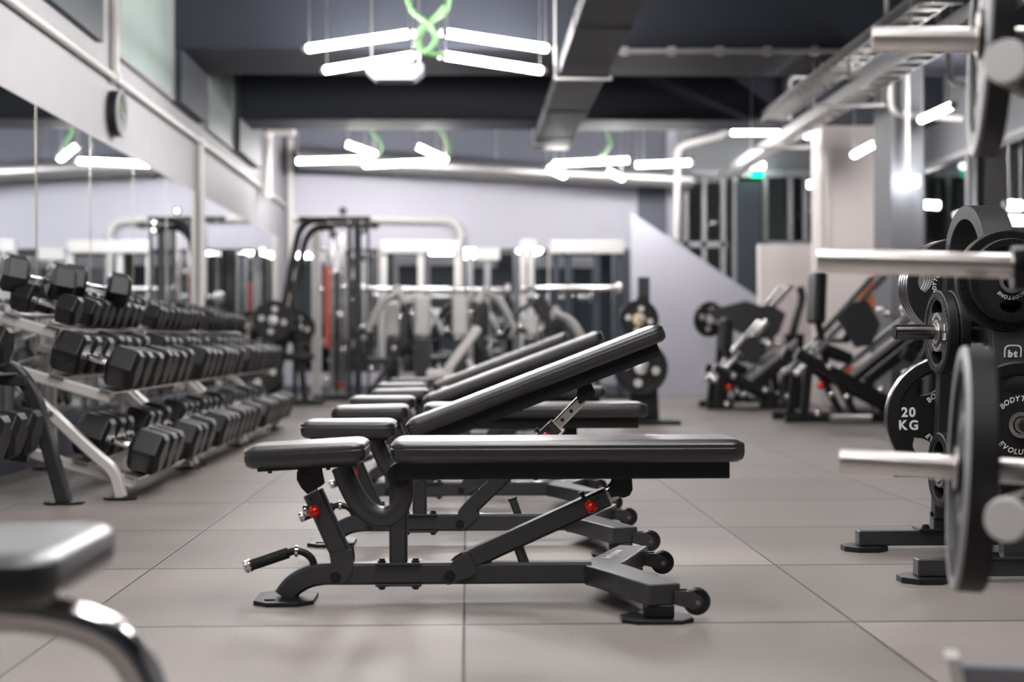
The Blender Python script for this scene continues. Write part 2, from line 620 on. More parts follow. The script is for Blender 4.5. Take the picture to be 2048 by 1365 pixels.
# ------------------------------------------------------------- mirrors
def mirror(name, label, x0, y0, x1, y1, z0, z1, nrm):
    t = thing(name, label, 'mirror', ((x0 + x1) / 2, (y0 + y1) / 2, z0))
    mb = MB()
    if nrm == 'x':
        L = y1 - y0
        g = MB().box((0.004, 0, (z1 - z0) / 2), (0.006, L - 0.016, z1 - z0))
        e = MB().bb(0.0, 0.009, L / 2 - 0.007, L / 2 - 0.002, 0, z1 - z0)
    else:
        L = x1 - x0
        g = MB().box((0, -0.004, (z1 - z0) / 2), (L - 0.016, 0.006, z1 - z0))
        e = MB().bb(L / 2 - 0.007, L / 2 - 0.002, -0.009, 0.0, 0, z1 - z0)
    g.build('mirror_glass', 'mirror', t)
    e.build('edge_strip', 'mirroredge', t)
    return t


k = 0
ys = [5.15 + 1.3 * i for i in range(13)]
for i in range(12):
    t = mirror('wall_mirror', 'frameless mirror panel on the left wall, %s panel counted from the near end' % ORD[i],
               XL, ys[i], XL, ys[i + 1], 0.28, 2.11, 'x')
    t['group'] = 'mirror panels along the left wall'
    t.location.x = XL + 0.002
    t.rotation_euler.z = math.radians((0.25, -0.2, 0.1, 0.3, -0.15, 0.2, 0, 0.1, -0.1, 0, 0.1, 0)[i])
for i in range(4):
    x0 = -2.38 + i * 1.17
    t = mirror('wall_mirror', 'frameless mirror panel on the back wall, %s from the left' % ORD[i],
               x0, YB, x0 + 1.16, YB, 0.3, 2.0, 'y')
    t['group'] = 'mirror panels along the back wall'

# --------------------------------------------------------------- lamps
def lamp_tube(p0, p1, label, group, hang=True, r=0.031, ztop=ZC):
    p0, p1 = Vector(p0), Vector(p1)
    mid = (p0 + p1) / 2
    t = thing('tube_lamp', label, 'lamp', mid, group)
    d = (p1 - p0).normalized()
    q0, q1 = p0 - mid, p1 - mid
    MB().cyl(q0 + d * 0.03, q1 - d * 0.03, r, 16).build('lit_tube', 'lit', t)
    for q, s_ in ((q0, 1), (q1, -1)):
        MB().cyl(q - d * s_ * 0.01, q + d * s_ * 0.035, r * 1.04, 16).build('end_cap', 'steel', t)
    if hang:
        for q, s_ in ((q0, 1), (q1, -1)):
            a = q + d * s_ * 0.04 + Vector((0, 0, r))
            MB().cyl(a, a + Vector((0, 0, ztop - mid.z - r)), 0.003, 6).build('suspension_wire', 'steel', t)
    return t


G1 = 'tube lamps of the near chevron'
def atz(px, py, z):
    """world point on the horizontal plane z"""
    u = (px - 1024.0) / FPX
    v = (682.5 - py) / FPX
    t = (z - CAMZ) / v
    return Vector(((math.sin(YAW) + u * math.cos(YAW)) * t, (math.cos(YAW) - u * math.sin(YAW)) * t, z))


near = [((612, 97), (826, 66), 'upper left'), ((648, 140), (834, 110), 'lower left'),
        ((886, 65), (1100, 98), 'upper right'), ((884, 110), (1088, 142), 'lower right')]
for a, b, w in near:
    lamp_tube(atz(*a, 3.0), atz(*b, 3.0), 'bright tube lamp hung below the ceiling, %s arm of the nearest double chevron' % w, G1)
far = [((590, 322), (738, 318), 'far long tube lamp at the left end above the mirrored back wall', 19.3),
       ((690, 286), (752, 308), 'far short slanting tube lamp above the left far pair', 18.0),
       ((724, 330), (880, 323), 'far long tube lamp, second from the left under the far beam', 19.0),
       ((832, 291), (894, 320), 'far short slanting tube lamp left of the ceiling duct', 18.0),
       ((1104, 328), (1262, 321), 'far long tube lamp just right of the ceiling duct', 19.0),
       ((1092, 336), (1130, 353), 'far short slanting tube lamp touching the duct side pair', 18.35),
       ((1268, 331), (1386, 326), 'far long tube lamp, rightmost before the cable tray', 19.3),
       ((1212, 341), (1246, 358), 'far short slanting tube lamp below the right far pair', 17.8)]
for a, b, w, Y in far:
    p0, p1 = at(*a, Y), at(*b, Y + (0.0 if abs(a[0] - b[0]) > 100 else 0.6))
    zz = (p0.z + p1.z) / 2
    lamp_tube(p0, p1, w, 'tube lamps beyond the far beam')
lamp_tube(at(1458, 266, 17.9), at(1600, 266, 17.9), 'level tube lamp crossing behind the cable tray', 'tube lamps beyond the far beam')
lamp_tube(atz(1708, 312, 2.7), atz(1752, 288, 2.7), 'short slanting tube lamp beside the white column', 'tube lamps by the right wall')
lamp_tube(atz(1842, 242, 2.7), atz(1908, 212, 2.7), 'short slanting tube lamp before the grey column', 'tube lamps by the right wall')
# the same chevrons of tubes go on above the benches, outside the picture; the last group is added
for cx, cy, w in ((-0.3, 8.1, 'above the farther benches'), (-0.2, 4.5, 'above the nearest bench'), (-0.3, 1.0, 'above the camera'),
                  (0.98, 2.8, 'added to light the right foreground pegs')):  # unseen extra group, added to put highlights on the steel pegs
    for s_ in (-1, 1):
        for k in (0, 0.95):
            lamp_tube((cx + s_ * (0.90 if cx > 0.5 else 0.70), cy + 0.55 + k, 3.0), (cx + s_ * (0.30 if cx > 0.5 else 0.1), cy + k, 3.0),
                      'tube lamp %s, %s %s arm of its chevron' % (w, 'near' if k == 0 else 'far', 'left' if s_ < 0 else 'right'), 'tube lamps above the benches')
# small spots, emergency light, exit sign
def spot(px, py, Y, label):
    p = at(px, py, Y)
    t = thing('spot_lamp', label, 'lamp', p, 'spot lamps under the tray')
    MB().cyl((0, 0, 0), (0, 0.05, 0.12), 0.05, 16).build('housing', 'black', t)
    MB().cyl((0, -0.012, -0.02), (0, 0, 0.0), 0.052, 16).build('lens', 'litsmall', t)
    MB().cyl((0, 0.05, 0.12), (0, 0.05, ZC - p.z - 0.0), 0.012, 8).build('stem', 'black', t)


spot(1617, 270, 17.9, 'left spot lamp of the pair under the cable tray')
spot(1646, 270, 17.9, 'right spot lamp of the pair under the cable tray')
p = at(1815, 364, 13.75)
t = thing('emergency_light', 'white lit emergency light hung before the grey column', 'emergency light', p)
MB().box((0, 0, 0), (0.21, 0.06, 0.10)).build('lit_box', 'litsmall', t, bevel=0.01)
MB().cyl((0, 0, 0.05), (0, 0, ZC - p.z), 0.022, 12).build('stem', 'whitepipe', t)
p = at(1515, 342, 20.3)
t = thing('exit_sign', 'small green exit sign with a lamp above the dark door', 'sign', p)
MB().box((0, 0, -0.04), (0.16, 0.04, 0.10)).build('sign_face', 'greensign', t)
MB().box((0, 0, 0.06), (0.2, 0.07, 0.09)).build('sign_lamp', 'litsmall', t, bevel=0.02)
MB().cyl((0, 0, 0.1), (0, 0, ZC - p.z), 0.008, 8).build('stem', 'black', t)
for (px, py, Y, w, x2) in ((1625, 370, 22.4, 'tube lamp shining in the room beyond the glazed partition', 60),
                           (1862, 411, 18.5, 'tube lamp in the side room, left one seen through the glazing', 50),
                           (2028, 412, 15.0, 'tube lamp in the side room, right upper one seen through the glazing', 60),
                           (2030, 442, 15.6, 'tube lamp in the side room, lower one seen behind the curved rack', 60)):
    p0, p1 = at(px - 18, py, Y), at(px + 22, py + 2, Y)
    lamp_tube(p0, p1, w, 'tube lamps of the neighbouring rooms', r=0.045)
p = at(1745, 432, 17.9)
t = thing('ball_lamp', 'small round lamp at the edge of the white column', 'lamp', p)
MB().ball((0, 0, 0), 0.05).build('globe', 'litsmall', t)
MB().cyl((0, 0, 0.05), (0, 0, ZC - p.z), 0.006, 8).build('stem', 'black', t)

# ------------------------------------------------------- ceiling services
t = thing('air_duct', 'galvanised rectangular air duct running back under the ceiling beams', 'duct', (0.98, 14.0, 2.97))
MB().bb(-0.205, 0.205, -10.0, 4.0, 0.0, 0.14).build('duct_body', 'duct', t, bevel=0.006)
for yy in (-10, -7.6, -5.2, -1.05, 3.3):
    mb = MB().rtube([(-0.235, yy, 0.25), (-0.235, yy, -0.03), (0.235, yy, -0.03), (0.235, yy, 0.25)], 0.03, 0.03, up=(0, 1, 0))
    mb.cyl((-0.235, yy, 0.2), (-0.235, yy, ZC - 2.97 if yy not in (3.3,) else 0.15), 0.008, 8)
    mb.cyl((0.235, yy, 0.2), (0.235, yy, ZC - 2.97 if yy not in (3.3,) else 0.15), 0.008, 8)
    mb.build('duct_hanger', 'whitepipe', t)
for yy in range(-9, 5, 2):
    MB().bb(-0.212, 0.212, yy - 0.02, yy + 0.02, -0.007, 0.145).build('duct_flange', 'duct', t)
# round spiral duct before the back wall
p0, p1 = at(600, 318, 20.4), at(1385, 362, 20.4)
L = (p1 - p0).length
t = thing('spiral_duct', 'round shiny spiral duct running across the top of the back wall', 'duct', (p0 + p1) / 2)
q = (p1 - p0) / 2
mb = MB().tube([-q + (q * 2) * (i / 40) for i in range(41)], 0.12, 20)
mb.build('duct_body', 'galv', t)
for i in range(1, 8):
    cpt = -q + q * 2 * (i / 8)
    MB().cyl(cpt - q.normalized() * 0.02, cpt + q.normalized() * 0.02, 0.128, 20).build('joint_band', 'galv', t)
for i in (1, 4, 7):
    cpt = -q + q * 2 * (i / 8)
    MB().cyl(cpt + Vector((0, 0, 0.1)), cpt + Vector((0, 0, ZC - t.location.z - cpt.z)), 0.006, 6).build('hanger_rod', 'steel', t)
# cable trays
def tray(x, z, w, y0, y1, label, hx=0.03):
    t = thing('cable_tray', label, 'cable tray', (x, y0, z), 'cable trays on the right')
    for s_ in (-1, 1):
        mb = MB()
        mb.bb(s_ * w / 2 - 0.004, s_ * w / 2 + 0.004, 0, y1 - y0, 0, 0.09)
        mb.bb(s_ * w / 2 - 0.014, s_ * w / 2 + 0.014, 0, y1 - y0, 0.088, 0.096)
        mb.build('side_rail', 'galv', t)
    yy = 0.15
    rung = None
    while yy < y1 - y0:
        if rung is None:
            rung = MB().bb(-w / 2, w / 2, -0.02, 0.02, 0.0, 0.012).build('rung', 'galv', t)
            q = rung
        else:
            q = rung.copy()
            COL.objects.link(q)
        q.location = (0, yy, 0)
        yy += 0.3
    for k in range(5):
        cb = MB()
        xx = -w / 2 + 0.03 + k * (w - 0.06) / 4
        cb.tube([(xx + 0.006 * math.sin(j * 1.3 + k), j * (y1 - y0) / 24, 0.03 + 0.004 * math.cos(j + k)) for j in range(25)], 0.011, 6)
        cb.build('cable', 'whitepipe', t)
    for yy in range(1, int(y1 - y0), 3):
        for s_ in (-1, 1):
            MB().cyl((s_ * (w / 2 + hx), yy, -0.02), (s_ * (w / 2 + hx), yy, ZC - z), 0.006, 6).build('hanger_rod', 'steel', t)
        MB().bb(-w / 2 - hx - 0.02, w / 2 + hx + 0.02, yy - 0.015, yy + 0.015, -0.03, -0.001).build('hanger_bar', 'galv', t)
    return t


tray(3.40, 2.84, 0.20, 6.6, 20.0, 'lower galvanised cable tray running back along the right side', 0.21)
tray(3.30, 3.10, 0.22, 6.6, 16.55, 'upper galvanised cable tray above the lower one, ending at the far beam')


def pipe(name, label, pts, r, mat='whitepipe', rad=0.12, clips=None, group=None):
    pts = [Vector(p) for p in pts]
    o = pts[0].copy()
    pth = corner_path([p - o for p in pts], rad) if len(pts) > 2 else [p - o for p in pts]
    t = thing(name, label, 'pipe', o, group)
    MB().tube(pth, r, 12, up=(0, 0.02, 1)).build('pipe_run', mat, t)
    if clips:
        for c in clips:
            c = Vector(c) - o
            MB().box(c, (r * 2.8, r * 2.8, r * 2.8)).build('clip', mat, t, bevel=0.004)
    return t


ZP = 2.595
xw = XL + 0.035
pipe('wall_conduit', 'long white conduit running back along the left wall above the mirrors', [(xw, 5.5, ZP), (xw, YB - 0.06, ZP)], 0.026,
     clips=[(xw, 10.96, ZP), (xw, 14.45, ZP)])

pipe('wall_conduit', 'white vertical conduit rising from the junction box above the clock', [(xw, 10.96, ZP + 0.03), (xw, 10.96, ZC)], 0.03)
pipe('wall_conduit', 'white vertical conduit dropping over the mirrors behind the second rack', [(xw, 14.45, ZP - 0.03), (xw, 14.45, 0.85)], 0.035)
pp = at(578, 400, 20.9)
pipe('wall_conduit', 'white vertical conduit in the far left corner', [(pp.x, 21.1, 0.9), (pp.x, 21.1, 3.5)], 0.045)
pipe('wall_conduit', 'white conduit bending down the back wall behind the cable tower',
     [at(586, 434, 21.12), at(922, 441, 21.12), at(922, 760, 21.12)], 0.055, rad=0.25)
a, b = at(1178, 103, 13.05), at(1703, 103, 13.05)
pipe('ceiling_conduit', 'pinkish white conduit along the near beam bending down at the right',
     [(a.x, 13.05, a.z + 0.0), (b.x, 13.05, b.z), at(1703, 160, 13.05)], 0.025, rad=0.1,
     clips=[at(x, 103, 13.05) for x in (1250, 1345, 1440, 1535, 1630)])
t = tag(MB().box(at(1186, 103, 13.04), (0.14, 0.09, 0.08)).build('junction_box', 'whitepipe', bevel=0.01), 'white junction box at the left end of the beam conduit', 'junction box')
pipe('ceiling_conduit', 'grey conduit bent into a square hook left of the cable tray',
     [at(1578, 240, 16.5), at(1578, 152, 16.5), at(1672, 152, 16.5)], 0.035, rad=0.12)
pipe('ceiling_conduit', 'white conduit stepping down to the glazed partition',
     [at(1355, 480, 20.3), at(1355, 293, 20.3), at(1450, 270, 20.3), at(1462, 240, 20.3), at(1560, 237, 20.3)], 0.05, rad=0.15)
pipe('ceiling_conduit', 'white vertical conduit on the warm white column', [at(1655, 300, 16.9), at(1655, 520, 16.9)], 0.03)
pipe('ceiling_conduit', 'thin white conduit hooked beside the grey column top', [at(1780, 120, 13.9), at(1780, 228, 13.9), at(1925, 240, 13.9)], 0.03, rad=0.12)
pipe('ceiling_conduit', 'thin white conduit in the upper right behind the round bar', [at(1897, 60, 12.3), at(1897, 170, 12.3), at(1945, 172, 12.3)], 0.022, rad=0.1)
for px, w in ((1775, 'left one'), (1845, 'middle one'), (1878, 'right one')):
    pipe('ceiling_conduit', 'short white drop pipe above the topmost round bar, %s' % w, [at(px, -70, 12.0), at(px, 52 if px != 1845 else 22, 12.0)], 0.02)
pipe('corner_pipe', 'bent white pipe at the far left column foot of the beam',
     [at(590, 262, 18.6), at(533, 255, 18.6), at(533, 395, 18.6)], 0.07, rad=0.12)
# box heater below the near beam
p = at(792, 148, 13.0)
t = thing('ceiling_unit', 'pale ventilation unit hanging behind the near lamp chevron', 'ventilation unit', p)
MB().prism([(-0.24, 0.07), (0.24, 0.07), (0.24, 0.0), (0.16, -0.07), (-0.16, -0.07), (-0.24, 0.0)], -0.15, 0.1, 'y').build('housing', 'columngrey', t, bevel=0.01)
MB().box((0, -0.155, 0.02), (0.3, 0.01, 0.04)).build('grille', 'silver', t)
for s_ in (-1, 1):
    MB().cyl((s_ * 0.2, -0.03, 0.06), (s_ * 0.2, -0.03, ZC - p.z), 0.01, 8).build('hanger_rod', 'steel', t)


def cable(label, pts, r=0.022, grp='green cables'):
    pts = [Vector(p) for p in pts]
    o = pts[0].copy()
    ob = MB().tube(smooth_path([p - o for p in pts], 8), r, 8, up=(0.1, 0.9, 0.1)).build('green_cable', 'green')
    ob.location = o
    tag(ob, label, 'cable', grp)


cable('green cable looping from the ceiling to the left arms of the near chevron',
      [at(812, -70, 11.6), at(820, 10, 11.7), at(850, 42, 11.7), at(872, 75, 11.8), at(852, 104, 11.9), at(835, 85, 11.9), at(842, 60, 11.8), at(870, 35, 11.7), at(893, 10, 11.6)])
cable('green cable looping from the ceiling to the right arms of the near chevron',
      [at(902, -70, 11.8), at(896, 15, 11.9), at(866, 42, 11.9), at(838, 78, 12.0), at(856, 104, 12.0), at(885, 110, 12.1)])
cable('green cable dropping to the left far tube lamps', [at(738, 150, 18.9), at(742, 250, 18.9), at(762, 285, 18.9), at(756, 310, 18.9)])
cable('green cable dropping to the second far tube lamps', [at(872, 150, 18.9), at(880, 250, 18.9), at(898, 290, 18.9), at(897, 318, 18.9)])
cable('green cable dropping to the right far tube lamps', [at(1230, 150, 18.9), at(1215, 250, 18.9), at(1222, 285, 18.9), at(1200, 315, 18.9)])

# clock on the left wall
pc = Vector((XL, 11.0, 2.35))
t = thing('wall_clock', 'round black wall clock with a pale rim on the left wall', 'clock', pc)
MB().cyl((0.0, 0, 0), (0.07, 0, 0), 0.165, 40).build('clock_body', 'black', t, bevel=0.004)
MB().lathe([(0.160, 0.0), (0.172, 0.006), (0.172, 0.020), (0.158, 0.024), (0.142, 0.014), (0.140, 0.0)], (0.06, 0, 0), (1, 0, 0), 40).build('rim', 'winframe', t)
MB().cyl((0.066, 0, 0), (0.073, 0, 0), 0.142, 40).build('clock_face', 'clockface', t)
MB().box((0.076, -0.02, 0.03), (0.004, 0.012, 0.10), Matrix.Rotation(0.6, 3, 'X')).build('hand', 'yellow', t)
MB().box((0.076, 0.03, -0.01), (0.004, 0.10, 0.01), Matrix.Rotation(-0.3, 3, 'X')).build('hand', 'white', t)

# =================================================================== BENCH
def rounded_pad(x0, x1, w, z0, z1, taper=0.0, rc=0.03):
    """upholstered pad with rounded plan corners and a soft domed edge; taper narrows the x0 end"""
    mb = MB()
    def outline(inset):
        pts = []
        hw0, hw1 = w / 2 - taper, w / 2
        cs = [(x1, hw1, 0), (x0, hw0, 1), (x0, -hw0, 2), (x1, -hw1, 3)]
        for (x, y, q) in cs:
            sx = -1 if q in (0, 3) else 1
            sy = -1 if q in (0, 1) else 1
            cx, cy = x + sx * rc, y + sy * rc
            base = {0: 0, 1: PI / 2, 2: PI, 3: 3 * PI / 2}[q]
            for i in range(7):
                an = base + (PI / 2) * i / 6
                rr = rc - inset
                pts.append((cx + rr * math.cos(an), cy + rr * math.sin(an)))
        return pts
    h = z1 - z0
    prof = [(0.016, 0.0), (0.004, 0.008), (0.0, 0.02), (0.0, h * 0.60), (0.0015, h * 0.60 + 0.002), (0.0, h * 0.60 + 0.004), (0.001, h * 0.78), (0.004, h * 0.85), (0.014, h * 0.94), (0.024, h * 0.985), (0.034, h)]
    rings = [outline(min(i, rc * 0.95)) for i, _ in prof]
    n = len(rings[0])
    vs = []
    for (ins, hz), ring in zip(prof, rings):
        vs += [(x, y, z0 + hz) for x, y in ring]
    fs = []
    for i in range(len(prof) - 1):
        for j in range(n):
            jj = (j + 1) % n
            fs.append((i * n + j, i * n + jj, (i + 1) * n + jj, (i + 1) * n + j))
    fs.append(tuple(range(n - 1, -1, -1)))
    # crowned top
    top = [((len(prof) - 1) * n + j) for j in range(n)]
    fs.append(tuple(top))
    return mb.add(vs, fs)


def wn(o):
    m = o.modifiers.new('weighted_normal', 'WEIGHTED_NORMAL')
    m.keep_sharp = True
    m.weight = 80
    return o


def hexplate(mb, cx, cy, lx, ly, t, z0=0.0, ch=0.035):
    a, b = lx / 2, ly / 2
    mb.prism([(cx - a, cy - b + ch), (cx - a + ch, cy - b), (cx + a - ch, cy - b), (cx + a, cy - b + ch),
              (cx + a, cy + b - ch), (cx + a - ch, cy + b), (cx - a + ch, cy + b), (cx - a, cy + b - ch)], z0, z0 + t, 'z')


def bolt(mb, c, ax=(0, -1, 0), r=0.009, h=0.008):
    c = Vector(c)
    ax = Vector(ax).normalized()
    mb.cyl(c, c + ax * h * 0.4, r * 1.35, 16)
    mb.cyl(c + ax * h * 0.4, c + ax * h, r, 6)


def make_bench(label, X, Y, incline, group='adjustable weight benches in a row', seat_tilt=3.0, scale=1.0):
    t = thing('weight_bench', label, 'bench', (X, Y, 0), group)
    UY = (0, 1, 0)
    # base beam with the rear end bent down to the foot
    path = smooth_path([(-0.512, 0, 0.012), (-0.487, 0, 0.043), (-0.448, 0, 0.066), (-0.40, 0, 0.0755), (-0.35, 0, 0.0755)], 4) + [Vector((0.345, 0, 0.0755))]
    MB().rtube(path, 0.06, 0.052, up=UY).build('base_beam', 'frame', t)
    # (side is in the xz plane, 'up' is y)
    mb = MB()
    hexplate(mb, -0.507, 0, 0.165, 0.22, 0.012, ch=0.04)
    mb.bb(-0.56, -0.53, -0.07, -0.06, 0.012, 0.016)
    mb.build('rear_foot', 'frame_black', t, bevel=0.002)
    mb = MB()
    mb.bb(-0.2575, -0.1285, -0.042, 0.042, 0.102, 0.109)
    mb.bb(-0.2575, -0.1285, -0.034, 0.034, 0.042, 0.049)
    mb.build('post_plate', 'frame', t, bevel=0.001)
    mb = MB()
    for x in (-0.24, -0.146):
        bolt(mb, (x, -0.022, 0.109), (0, 0, 1), 0.009, 0.011)
        bolt(mb, (x, -0.022, 0.042), (0, 0, -1), 0.009, 0.009)
    mb.build('post_bolts', 'black', t)
    MB().rtube([(-0.194, 0, 0.108), (-0.194, 0, 0.36)], 0.05, 0.06, up=UY).build('upright_post', 'frame', t)
    # U shaped yoke that carries the seat
    u = smooth_path([(-0.352, 0, 0.375), (-0.331, 0, 0.322), (-0.306, 0, 0.277), (-0.272, 0, 0.243), (-0.234, 0, 0.232), (-0.2, 0, 0.248), (-0.182, 0, 0.285), (-0.18, 0, 0.325), (-0.182, 0, 0.355)], 5)
    MB().rtube(u, 0.056, 0.07, up=UY).build('seat_yoke', 'frame', t, angle=50)
    mb = MB()
    mb.cyl((-0.19, -0.05, 0.352), (-0.19, 0.05, 0.352), 0.034, 24)
    mb.build('hinge_barrel', 'frame_black', t, bevel=0.002)
    mb = MB()
    bolt(mb, (-0.19, -0.05, 0.352), (0, -1, 0), 0.012, 0.008)
    mb.build('hinge_bolt', 'black', t)
    # seat strut
    a, b = Vector((-0.432, 0, 0.302)), Vector((-0.352, 0, 0.125))
    MB().rtube([a, b], 0.055, 0.055, up=UY).build('seat_strut', 'frame', t)
    d = (a - b).normalized()
    MB().rtube([a - d * 0.03, a + d * 0.03], 0.03, 0.03, up=UY).build('seat_slide', 'steel', t)
    mb = MB()
    for s_ in (-1, 1):
        y0, y1 = s_ * 0.031, s_ * 0.037
        mb = MB()
        mb.prism([(-0.384, 0.135), (-0.322, 0.148), (-0.318, 0.115), (-0.322, 0.085), (-0.335, 0.06), (-0.352, 0.05), (-0.372, 0.052), (-0.38, 0.065), (-0.376, 0.085)], y0, y1, 'y')
        mb.build('strut_bracket', 'frame', t, bevel=0.001)
    mb = MB()
    bolt(mb, (-0.367, -0.037, 0.069), (0, -1, 0), 0.011, 0.01)
    bolt(mb, (-0.435, -0.0275, 0.288), (0, -1, 0), 0.004, 0.003)
    mb.build('strut_bolt', 'black', t)
    # hinge under the seat
    mb = MB()
    for s_ in (-1, 1):
        mb.prism([(-0.468, 0.375), (-0.412, 0.383), (-0.407, 0.35), (-0.402, 0.325), (-0.445, 0.30), (-0.462, 0.318), (-0.474, 0.34), (-0.474, 0.36)], s_ * 0.024, s_ * 0.034, 'y')
    mb.cyl((-0.446, -0.036, 0.34), (-0.446, 0.036, 0.34), 0.02, 20)
    mb.build('seat_hinge', 'frame_black', t, bevel=0.001)
    # red ball knob (near side) and the chrome pull knob on the edge
    MB().ball((-0.4235, -0.052, 0.254), 0.0175, 20).build('red_knob', 'red', t)
    mb = MB()
    mb.cyl((-0.415, 0, 0.258), (-0.44, 0, 0.252), 0.008, 12)
    mb.lathe([(0.0, 0.0), (0.009, 0.0), (0.010, 0.004), (0.0085, 0.010), (0.014, 0.014), (0.016, 0.02), (0.014, 0.026), (0.0, 0.028)], (-0.434, -0.005, 0.2535), (-1, -0.1, -0.1), 18)
    mb.cyl((-0.4235, -0.027, 0.254), (-0.4235, -0.042, 0.254), 0.008, 12)
    mb.build('pull_pin', 'chrome', t)
    # seat pad
    sp = wn(rounded_pad(-0.167, 0.167, 0.27, 0.0, 0.062, taper=0.02, rc=0.04).build('seat_pad', 'pad', t, angle=17))
    sp.location = (-0.444, 0, 0.383)
    sp.rotation_euler = (0, -math.radians(seat_tilt), 0)
    bx = MB().bb(-0.13, 0.14, -0.10, 0.10, -0.008, 0.006)
    bx.cyl((-0.1, -0.07, -0.016), (-0.1, -0.07, 0), 0.006, 10)
    bx.cyl((0.06, -0.07, -0.016), (0.06, -0.07, 0), 0.006, 10)
    bx = bx.build('seat_board', 'black', t)
    bx.location = sp.location
    bx.rotation_euler = sp.rotation_euler
    # V fork with wheels
    fk = [(0.325, -0.038), (0.345, -0.075), (0.462, -0.385), (0.548, -0.36), (0.438, -0.02), (0.43, 0.0), (0.438, 0.02), (0.548, 0.36), (0.462, 0.385), (0.345, 0.075), (0.325, 0.038)]
    MB().prism(fk, 0.043, 0.099, 'z').build('front_fork', 'frame', t, bevel=0.005, bseg=3)
    lg = MB()
    text_line(lg, 'bodytone', 0.026, 0.42, 0.18, 0.0996, shear=0.3, off=0.03, rot=math.radians(72))
    lg.build('lettering', 'white', t, recalc=False)
    for s_ in (-1, 1):
        ft = MB()
        ft.bb(0.452, 0.53, s_ * 0.335, s_ * 0.375, 0.012, 0.044)
        ft.build('foot_block', 'frame_black', t, bevel=0.003)
        ft = MB()
        hexplate(ft, 0.487, s_ * 0.345, 0.185, 0.13, 0.011, ch=0.035)
        ft.build('front_foot', 'frame_black', t, bevel=0.002)
        wb = MB()
        for yy in (0.329, 0.371):
            wb.prism([(0.53, 0.08), (0.575, 0.079), (0.598, 0.066), (0.605, 0.052), (0.598, 0.038), (0.58, 0.032), (0.53, 0.045)], s_ * yy - 0.003, s_ * yy + 0.003, 'y')
        wb.build('wheel_bracket', 'frame', t, bevel=0.001)
        wh = MB()
        wh.lathe([(0.006, -0.017), (0.024, -0.017), (0.032, -0.015), (0.0355, -0.010), (0.0355, 0.010), (0.032, 0.015), (0.024, 0.017), (0.006, 0.017)], (0.59, s_ * 0.35, 0.0505), (0, 1, 0), 32)
        w = wh.build('wheel', 'black', t)
        ax = MB()
        ax.cyl((0.59, s_ * 0.35 - 0.026, 0.0505), (0.59, s_ * 0.35 + 0.026, 0.0505), 0.0065, 14)
        ax.build('axle', 'darkchrome', w)
    # rear handle
    hp = smooth_path([(-0.428, 0, 0.09), (-0.437, 0, 0.117), (-0.46, 0, 0.135), (-0.485, 0, 0.138), (-0.505, 0, 0.132)], 5)
    h = MB().tube(hp, 0.0105, 12, up=UY).build('rear_handle', 'frame_black', t)
    MB().cyl((-0.502, 0, 0.1335), (-0.606, 0, 0.099), 0.0155, 20).build('handle_grip', 'rubber', h)
    MB().lathe([(0.0, 0.0), (0.017, 0.0), (0.019, 0.004), (0.017, 0.010), (0.019, 0.014), (0.016, 0.02), (0.0, 0.022)], (-0.604, 0, 0.0998), (-1, 0, -0.33), 20).build('chrome_cap', 'chrome', h)
    MB().cyl((-0.474, 0, 0.1375), (-0.482, 0, 0.138), 0.0165, 20).build('chrome_ring', 'chrome', h)
    # rest stub
    mb = MB().cyl((0.158, 0, 0.10), (0.138, 0, 0.156), 0.0145, 18)
    mb.build('rest_stub', 'frame', t)
    MB().cyl((0.1385, 0, 0.1545), (0.1365, 0, 0.161), 0.0175, 20).build('stub_cap', 'rubber', t)
    MB().bb(0.235, 0.285, -0.012, 0.012, 0.1017, 0.1022).build('white_label', 'white', t)
    # backrest group
    piv = Vector((-0.188, 0, 0.352))
    ang = math.radians(incline)
    R = Matrix.Rotation(-ang, 3, 'Y')

    def rot(p):
        p = Vector(p) - piv
        return R @ p + piv
    bp = wn(rounded_pad(0, 0.974, 0.28, 0.0, 0.062, rc=0.045).build('back_pad', 'pad', t, angle=17))
    bp.location = rot((-0.212, 0, 0.392))
    bp.rotation_euler = (0, -ang, 0)
    uf = MB()
    uf.bb(0.02, 0.935, -0.085, 0.085, -0.049, -0.001)
    for x in (0.62, 0.12, 0.4):
        uf.cyl((x, -0.05, -0.054), (x, -0.05, -0.04), 0.008, 10)
    uf = uf.build('back_frame', 'frame_black', t, bevel=0.003)
    uf.location = bp.location
    uf.rotation_euler = bp.rotation_euler
    # back strut
    low = Vector((-0.05, 0, 0.072))
    up_ = rot((0.434, 0, 0.308))
    d = (up_ - low).normalized()
    nrm = Vector((-d.z, 0, d.x))
    o0, o1 = low + d * 0.055 + nrm * 0.012, low + d * 0.49
    MB().rtube([o0, o1], 0.054, 0.055, up=UY).build('back_strut', 'frame', t)
    inn = MB().rtube([o1 - d * 0.02, up_ - d * 0.02], 0.037, 0.04, up=UY).build('adjuster_bar', 'steel', t)
    # holes in the bar as dark plugs
    ln = (up_ - o1).length
    hb = MB()
    kk = 0.03
    while kk < ln - 0.03:
        c = o1 + d * kk
        hb.cyl(c + Vector((0, -0.0205, 0)), c + Vector((0, -0.0195, 0)), 0.007, 14)
        kk += 0.045
    if hb.v:
        hb.build('pin_holes', 'black', inn)
    MB().box(o1 + d * 0.003, (0.003, 0.045, 0.05), Matrix.Rotation(-math.atan2(d.z, d.x), 3, 'Y')).build('sticker', 'sticker', inn)
    mb = MB()
